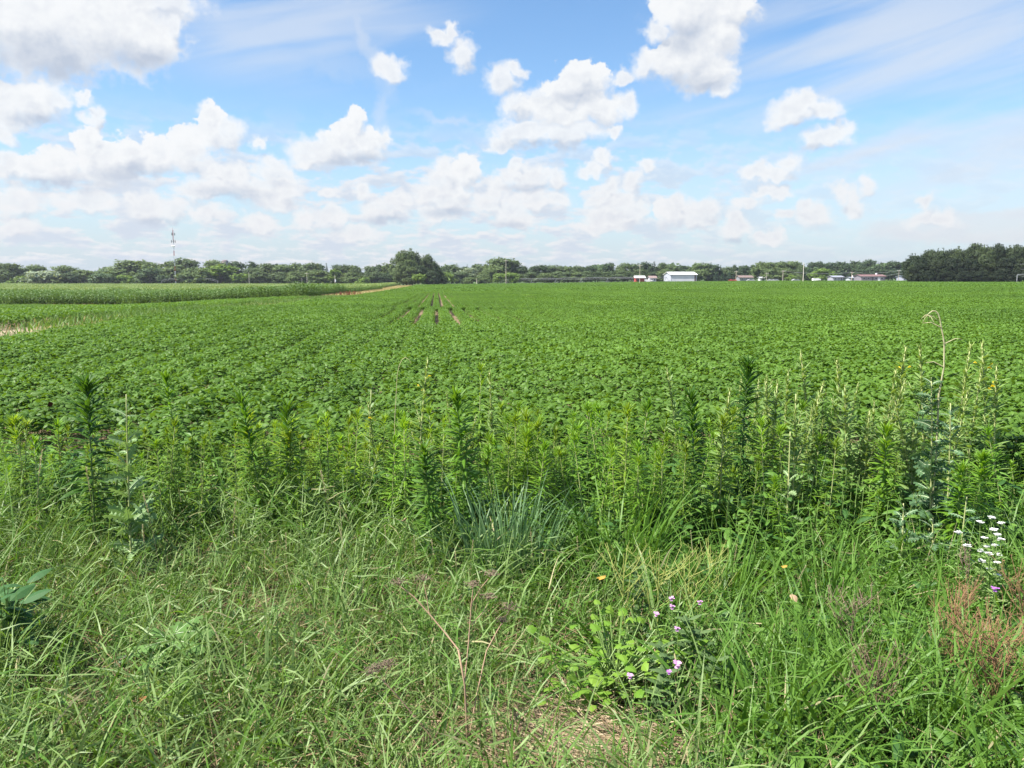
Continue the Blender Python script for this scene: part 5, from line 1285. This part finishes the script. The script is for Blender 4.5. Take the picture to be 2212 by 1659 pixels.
# ------------------------------------------------------------------ dry stalks
M_rust = plain_mat('rusty_stalk', (.24, .135, .065), (.17, .095, .048), rough=.85)
M_umb = plain_mat('umbel_stalk', (.36, .24, .15), (.27, .18, .11), rough=.75)
def P3(px, py, Y): return np.array([gx(px, py, Y), Y, gz(px, py, Y)])
def branch(m, pts, r0, r1, n=5): m.add(*tube(pts, np.linspace(r0, r1, len(pts)), n))
def umbel(m, c, size, axis=(0, 0, 1), rays=16):
    for k in range(rays):
        a = k * 2.4; rr = size * math.sqrt((k + .5) / rays); e = c + np.array([math.cos(a) * rr, math.sin(a) * rr, size * .55 - rr * rr / size * .3])
        m.add(*tube([c, (c + e) / 2 + (0, 0, .004), e], [.0012, .001, .0008], 4))
        for j in range(3):
            b_ = e + np.array([Nn(.007), Nn(.007), U(0, .008)]); m.add(*tube([e, (e + b_) / 2, b_], [.0007, .0012, .0016], 4))
def dry_umbel():
    Y = 2.95; base = P3(1012, 1659, Y); base[2] = 0
    o = thing('dry_umbel_stalk', tuple(base), 'tall dry forked brown stalk with seed umbels at the bottom centre', 'dry stalk')
    m, u = MB(), MB()
    q = lambda a, b_, dy=0: P3(a, b_, Y + dy) - base
    branch(m, [np.zeros(3), q(1012, 1659), q(1008, 1560), q(1004, 1480), q(990, 1403)], .0055, .004, 6)
    branch(m, [q(990, 1403), q(960, 1365, .05), q(927, 1326, .08), q(895, 1290, .1), q(861, 1263, .12)], .0035, .002)
    branch(m, [q(1012, 1600), q(1030, 1500, .06), q(1051, 1406, .12), q(1074, 1363, .16), q(1100, 1320, .2)], .0035, .0018)
    branch(m, [q(1003, 1480), q(1012, 1390, .05), q(1018, 1306, .1), q(1022, 1270, .1)], .003, .0018)
    branch(m, [q(1018, 1306, .1), q(1035, 1275, .12), q(1055, 1250, .15)], .002, .0014)
    branch(m, [q(927, 1326, .08), q(922, 1290, .1), q(915, 1255, .12)], .002, .0014)
    branch(m, [q(1018, 1350, .08), q(1045, 1320, .12), q(1056, 1300, .15)], .002, .0014)
    for a, b_, s, dy in ((861, 1263, .035, .12), (915, 1255, .035, .12), (1022, 1268, .03, .1), (1060, 1245, .035, .15), (1100, 1318, .045, .2), (1056, 1295, .035, .15), (1085, 1345, .03, .16)): umbel(u, q(a, b_, dy), s)
    m.build('stalk', M_umb, o, True); u.build('seed_umbels', M_drystem, o)
    o2b = P3(977, 1659, 2.9); o2b[2] = 0
    o2 = thing('dry_umbel_stalk', tuple(o2b), 'leaning dry stalk with one umbel left of the tall forked one', 'dry stalk')
    m, u = MB(), MB(); q = lambda a, b_: P3(a, b_, 2.9) - o2b
    branch(m, [np.zeros(3), q(977, 1659), q(938, 1600), q(897, 1550), q(860, 1505), q(827, 1470)], .004, .0022)
    for a, b_ in ((800, 1455), (818, 1446), (840, 1440)): branch(m, [q(830, 1472), q((830 + a) / 2, (1470 + b_) / 2), q(a, b_)], .0018, .001); umbel(u, q(a, b_), .032)
    m.build('stalk', M_umb, o2, True); u.build('seed_umbels', M_drystem, o2)
dry_umbel()
def bushy_dry(px, pbase, ptop, Y, spreadpx, n, mat, label, name='dry_dock', sub=5, tilt=0.0, pods=True):
    b0 = P3(px, pbase, Y); b0[2] = 0; h = gz(px, ptop, Y); sp = spreadpx / FPX * Y
    o = thing(name, tuple(b0), label, 'dry stalk', 'rusty dry stalks'); m, u = MB(), MB()
    main = np.stack([np.linspace(0, tilt, 6), np.zeros(6), np.linspace(0, h, 6)], 1); branch(m, main, .0045, .0018)
    for k in range(n):
        t = U(.15, .85); p = at(main, np.array([t]))[0]; a = U(0, 6.28); l = U(.5, 1.0) * sp; up = U(.8, 1.9) * l
        e = p + np.array([math.cos(a) * l, math.sin(a) * l * .6, up]); e[2] = min(e[2], h * 1.03); mid = (p + e) / 2 + np.array([math.cos(a) * l * .06, 0, -.04 * l])
        B = np.stack([p, mid, e]); branch(m, B, .0024, .001, 4)
        for j in range(sub):
            s = U(.3, 1); c = at(B, np.array([s]))[0]; d = c + np.array([Nn(.025), Nn(.025), U(.02, .08)]); m.add(*tube([c, (c + d) / 2, d], [.0012, .001, .0007], 4))
            if pods: u.add(*leaves(np.tile(d, (2, 1)), U(0, 6.28, 2), U(-.3, 1, 2), .009, .0020, (.4, 1, .3), fold=.4))
    m.build('stalk', mat, o, True)
    if pods: u.build('seed_sprays', mat, o)
    return o
bushy_dry(2135, 1600, 1345, 3.15, 120, 46, M_rust, 'big rusty brown twiggy dock at the bottom right')
bushy_dry(2050, 1480, 1270, 3.55, 75, 32, M_rust, 'rusty twiggy dock above and left of the big rusty one')
bushy_dry(2200, 1420, 1225, 3.7, 70, 24, M_rust, 'rusty stems at the right edge below the white flowers')
bushy_dry(1885, 1640, 1395, 3.0, 75, 22, plain_mat('dark_stalk', (.15, .10, .06), (.11, .075, .05), rough=.85), 'dark brown branched stem in the dark grass left of the rusty dock')
bushy_dry(1835, 1450, 1290, 3.6, 70, 20, M_drystem, 'thin brown airy stalk above the dark branched stem')
bushy_dry(2085, 1330, 1195, 4.1, 35, 12, M_drystem, 'dark brown seed stalk before the grey lettuces')
M_must = plain_mat('mustard_stem', (.30, .31, .08), (.22, .27, .065), rough=.6)
for px, pb, pt, Y, sp, lb in ((1345, 1345, 1195, 3.95, 75, 'yellow stemmed wispy mustard beside the orange leaf'), (1420, 1365, 1190, 3.9, 85, 'second yellow stemmed mustard right of the orange leaf'), (1485, 1370, 1200, 3.95, 70, 'third yellow stemmed mustard farther right'), (1530, 1330, 1180, 4.1, 60, 'last yellow green wispy mustard on the right')):
    bushy_dry(px, pb, pt, Y, sp * 1.3, 15, M_must, lb, 'wild_mustard', 2, pods=False)
# arched dry stem against the beans, and a few thin straight dead ones
def thin_stem(pts, Y, label, name='dry_grass_stem', r=.0028, group=None):
    b0 = P3(*pts[0], Y); o = thing(name, (b0[0], b0[1], 0), label, 'dry stalk', group); m = MB()
    B = [np.array([0, 0, 0.])] + [P3(a, b_, Y) - np.array([b0[0], b0[1], 0]) for a, b_ in pts]
    branch(m, B, r, r * .45); m.build('stem', M_umb if name != 'dry_grass_stem' else plain_mat('straw_stem', (.50, .45, .24), (.42, .36, .18), rough=.7), o, True)
    return o
thin_stem([(852, 950), (853, 900), (856, 850), (858, 810), (863, 788), (869, 776), (876, 772), (884, 777), (888, 785)], 6.0, 'thin arched dry stem curling over left of the yellow primrose')
for pts, Y, lb in (([(740, 1190), (737, 1130), (733, 1080)], 4.7, 'short dead stem at the foot of the middle weeds'), ([(1500, 1230), (1495, 1180), (1492, 1145)], 4.4, 'pale dead stem below the narrow dark spire'), ([(186, 1659), (172, 1560), (165, 1500)], 2.95, 'pale straight dry stem at the bottom left')):
    thin_stem(pts, Y, lb)
# ------------------------------------------------------------------ grass seed heads
M_spike = leaf_mat('seed_spike', (.40, .35, .19), (.52, .46, .28), trans=.2, rough=.75, spec=.2, tcol=(1.1, 1.05, .8))
def spike_proto(seed, bend):
    global rng
    keep = rng; rng = np.random.default_rng(seed); C = curve_stem(1.0, bend, 0, 10); st, sp = MB(), MB()
    st.add(*tube(C, np.linspace(.0022, .0012, 10), 4)); n = 70; t = U(.80, 1, n)
    sp.add(*leaves(at(C, t), np.arange(n) * 2.4, U(.8, 1.4, n), .022, .0022, (.5, 1, .2), droop=.1, fold=.3)); rng = keep
    return [('stem', st.mesh('stem', M_g3, True)), ('seed_head', sp.mesh('seed_head', M_spike))]
SP = [spike_proto(500 + i, .05 + .05 * i) for i in range(5)]
SH = [(32, 985, 5.0), (160, 1010, 4.9), (310, 1055, 4.7), (275, 1130, 4.4), (455, 1080, 4.6), (545, 1190, 4.2), (600, 1140, 4.4), (440, 1240, 4.0), (340, 1310, 3.7), (500, 1290, 3.8), (395, 1425, 3.3), (230, 1500, 3.05), (62, 1490, 3.1), (290, 1480, 3.1),
      (720, 1010, 5.0), (795, 1080, 4.7), (835, 1130, 4.5), (890, 1170, 4.3), (940, 1160, 4.4), (985, 1200, 4.2), (1005, 1160, 4.4), (1160, 1150, 4.5), (1270, 1160, 4.4), (640, 1230, 4.0), (565, 1370, 3.5), (705, 1330, 3.6), (760, 1240, 4.0), (700, 1420, 3.3), (1600, 1170, 4.3), (1700, 1200, 4.1), (1820, 1260, 3.8), (1960, 1300, 3.6)]
for i, (px, pt, Y) in enumerate(SH):
    x, y, h = put(px, pt, Y); h = max(h, .25)
    lb = 'straw coloured grass seed head standing above the left foreground grass' if px < 700 else ('straw coloured grass seed head in the grass below the middle weeds' if px < 1300 else 'straw coloured grass seed head in the darker right grass')
    plant('grass_seed_stalk', SP[rng.integers(0, 5)], x, y, h, lb, 'seed head', 'grass seed heads', wide=1.0)
# ------------------------------------------------------------------ flowers
M_pink = leaf_mat('pink_petal', (.60, .30, .55), (.70, .40, .64), trans=.3, rough=.5, tcol=(1, .9, 1))
M_purple = leaf_mat('purple_petal', (.45, .14, .55), (.55, .22, .62), trans=.3, rough=.5, tcol=(1, .9, 1))
def pink(px, py, Y, label, mat=M_pink, s=.02):
    x, y, z = put(px, py, Y); o = thing('pink_flower', (x, y, 0), label, 'flower', 'pink flowers in the right grass'); z -= .01
    m, b_ = MB(), MB(); m.add(*tube([(0.02, .03, 0), (.01, .01, z * .6), (0, 0, z)], [.0022, .0018, .0015], 5)); n = 5
    b_.add(*leaves(np.tile((0, 0, z), (n, 1)), np.arange(n) * 1.257 - 1.57, U(.1, .9, n), s, s * .42, (.3, .9, 1, .8), droop=.3, fold=.15))
    b_.add(*leaves(np.tile((0, 0, z - .004), (3, 1)), np.array([-1.6, -.6, -2.6]), -.4, s * .7, s * .35, (.3, 1, .7), droop=.6, fold=.2))
    k = 6; m.add(*leaves(np.stack([np.zeros(k), np.zeros(k), np.linspace(.3, .85, k) * z], 1), np.arange(k) * 2.4, .6, .05, .006, LANCE, droop=.5, fold=.3))
    m.build('stem', M_stem, o); b_.build('blossom', mat, o)
for px, py, Y, lb in ((1436, 1321, 3.5, 'pink flower right above the lime vine'), (1379, 1454, 3.05, 'pink flower at the lower right of the lime vine'), (1470, 1288, 3.65, 'upper of two pink flowers by the yellow mustard'), (1472, 1306, 3.6, 'lower of two pink flowers by the yellow mustard'),
                      (1535, 1296, 3.6, 'pink flower farthest right by the yellow mustard'), (1487, 1430, 3.1, 'largest pink flower right of the lime vine'), (1485, 1353, 3.4, 'small pink flower among the oval leaves')): pink(px, py, Y, lb, s=.021 if 'largest' in lb else .015)
pink(1469, 1446, 3.08, 'small purple flower beside the largest pink one', M_purple, .012); pink(2206, 1267, 3.7, 'purple flower at the right edge below the white ones', M_purple, .02)
M_wht = leaf_mat('white_petal', (.78, .78, .74), (.86, .86, .82), trans=.25, rough=.6, tcol=(1, 1, .95))
WF = [(2112, 1150), (2135, 1178), (2160, 1128), (2185, 1118), (2208, 1130), (2170, 1212), (2206, 1198), (2178, 1180), (2172, 1162), (2192, 1145), (2210, 1165), (2198, 1178), (2186, 1196), (2205, 1215), (2190, 1230), (2166, 1190), (2209, 1242), (2200, 1155)]
for i, (px, py) in enumerate(WF):
    Y = U(4.0, 4.35); x, y, z = put(px, py, Y); o = thing('white_yarrow', (x, y, 0), 'flat white flower head in the cluster at the right edge' if i > 1 else ('white flower head farthest left of the right edge cluster' if i == 0 else 'white flower head second from left in the right edge cluster'), 'flower', 'white flowers at the right edge')
    m, b_ = MB(), MB(); m.add(*tube([(.02, .02, 0), (.01, 0, z * .6), (0, 0, z - .01)], [.0025, .002, .0015], 5)); n = 12
    r = .014 * np.sqrt(U(0, 1, n)); a = U(0, 6.28, n); q = np.stack([r * np.cos(a), r * np.sin(a), z + Nn(.003, n)], 1)
    for k in range(0, n, 2): m.add(*tube([(0, 0, z - .03), q[k] * (.6, .6, 1) - (0, 0, .012), q[k]], .0008, 4))
    b_.add(*leaves(np.repeat(q, 3, 0), np.tile([0, 2.1, 4.2], n) + Nn(.3, n * 3), .35, .010, .0055, (.5, 1, .6), droop=.3, fold=None))
    k = 10; m.add(*leaves(np.stack([np.zeros(k), np.zeros(k), np.linspace(.2, .85, k) * z], 1), np.arange(k) * 2.4, .5, .07, .006, LANCE, droop=.6, fold=.3))
    m.build('stem', M_stem, o); b_.build('flower_head', M_wht, o)
# single dead leaves
M_orange = leaf_mat('orange_leaf', (.50, .30, .05), (.58, .36, .08), trans=.35, rough=.6, tcol=(1.1, .9, .5)); M_deadleaf = leaf_mat('brown_leaf', (.36, .16, .06), (.42, .2, .08), trans=.2, rough=.7)
def dead_leaf(px, py, Y, mat, label, L=.07, el=.9):
    x, y, z = put(px, py, Y); o = thing('dead_leaf', (x, y, max(z - .04, .02)), label, 'leaf'); m = MB()
    m.add(*leaves([(0, 0, 0)], -1.2, el, L, L * .3, OVAL, droop=1.2, fold=.5, roll=.5)); m.add(*leaves([(0.01, .01, 0)], -2.2, el * .6, L * .6, L * .2, OVAL, droop=.8, fold=.5)); m.build('blade', mat, o)
dead_leaf(1304, 1232, 3.95, M_orange, 'bright orange yellow dead leaf on the mustard stems', .065)
dead_leaf(250, 1488, 3.1, M_deadleaf, 'curled orange brown leaf low in the left grass', .07)
dead_leaf(1718, 1208, 4.0, M_orange, 'pale yellow dead leaf in the grass below the primroses', .045)
dead_leaf(1742, 1268, 3.8, M_umb, 'pinkish dry leaf lying in the dark grass below the primroses', .05, .1)
dead_leaf(87, 868, 6.2, plain_mat('dark_red_seed', (.10, .025, .02), (.07, .02, .015), rough=.9), 'dark red brown dock head at the left weed edge', .07, 1.4)
dead_leaf(862, 1112, 4.6, M_umb, 'pinkish dry seed tuft at the foot of the middle weeds', .06, 1.2)
# straw and a stone in the bare spot
def straw():
    m = MB(); n = 2200; x = .27 + Nn(.26, n); y = 3.03 + Nn(.12, n)
    blade_mesh(m, x, y, zg(x, y) + U(.0, .08, n), 2.7 + Nn(.5, n) + np.pi * rng.integers(0, 2, n), U(1.2, 1.56, n), U(0, .2, n), U(.15, .5, n), U(.001, .0024, n), 0, K=4)
    return m.build('straw', [plain_mat('pale_straw', (.44, .34, .22), (.32, .23, .14), rough=.8)])
tag(straw(), 'dead straw lying on the bare spot at the bottom right of centre', 'straw', kind='stuff')
def stone():
    c = P3(1352, 1614, 2.9); m = MB(); th = np.linspace(0, np.pi, 9); V, F = tube([(0, 0, -.04 * math.cos(k)) for k in th], [.085 * math.sin(k) + .002 for k in th], 12)
    V = V * (1, .8, 1) + .006 * np.sin(V[:, [1, 2, 0]] * 60); m.add(V, F); o = m.build('stone', plain_mat('grey_stone', (.33, .32, .30), (.24, .23, .22), rough=.9, scale=14, bump=.4), smooth=True)
    o.location = (c[0], 2.9, .03); tag(o, 'flat grey stone in the straw at the bottom', 'stone')
stone()

# ------------------------------------------------------------------ air: a little summer haze
def haze():
    m = MB(); m.add(*box((0, 330, 34), (1500, 760, 90)))
    mt, t = new_mat('summer_haze')
    v = t.n.new('ShaderNodeVolumePrincipled'); v.inputs['Color'].default_value = (.86, .92, 1, 1); v.inputs['Density'].default_value = .00010; v.inputs['Anisotropy'].default_value = .2
    o = t.n.new('ShaderNodeOutputMaterial'); t.l.new(v.outputs[0], o.inputs['Volume'])
    h = m.build('haze', mt); tag(h, kind='stuff')
haze()
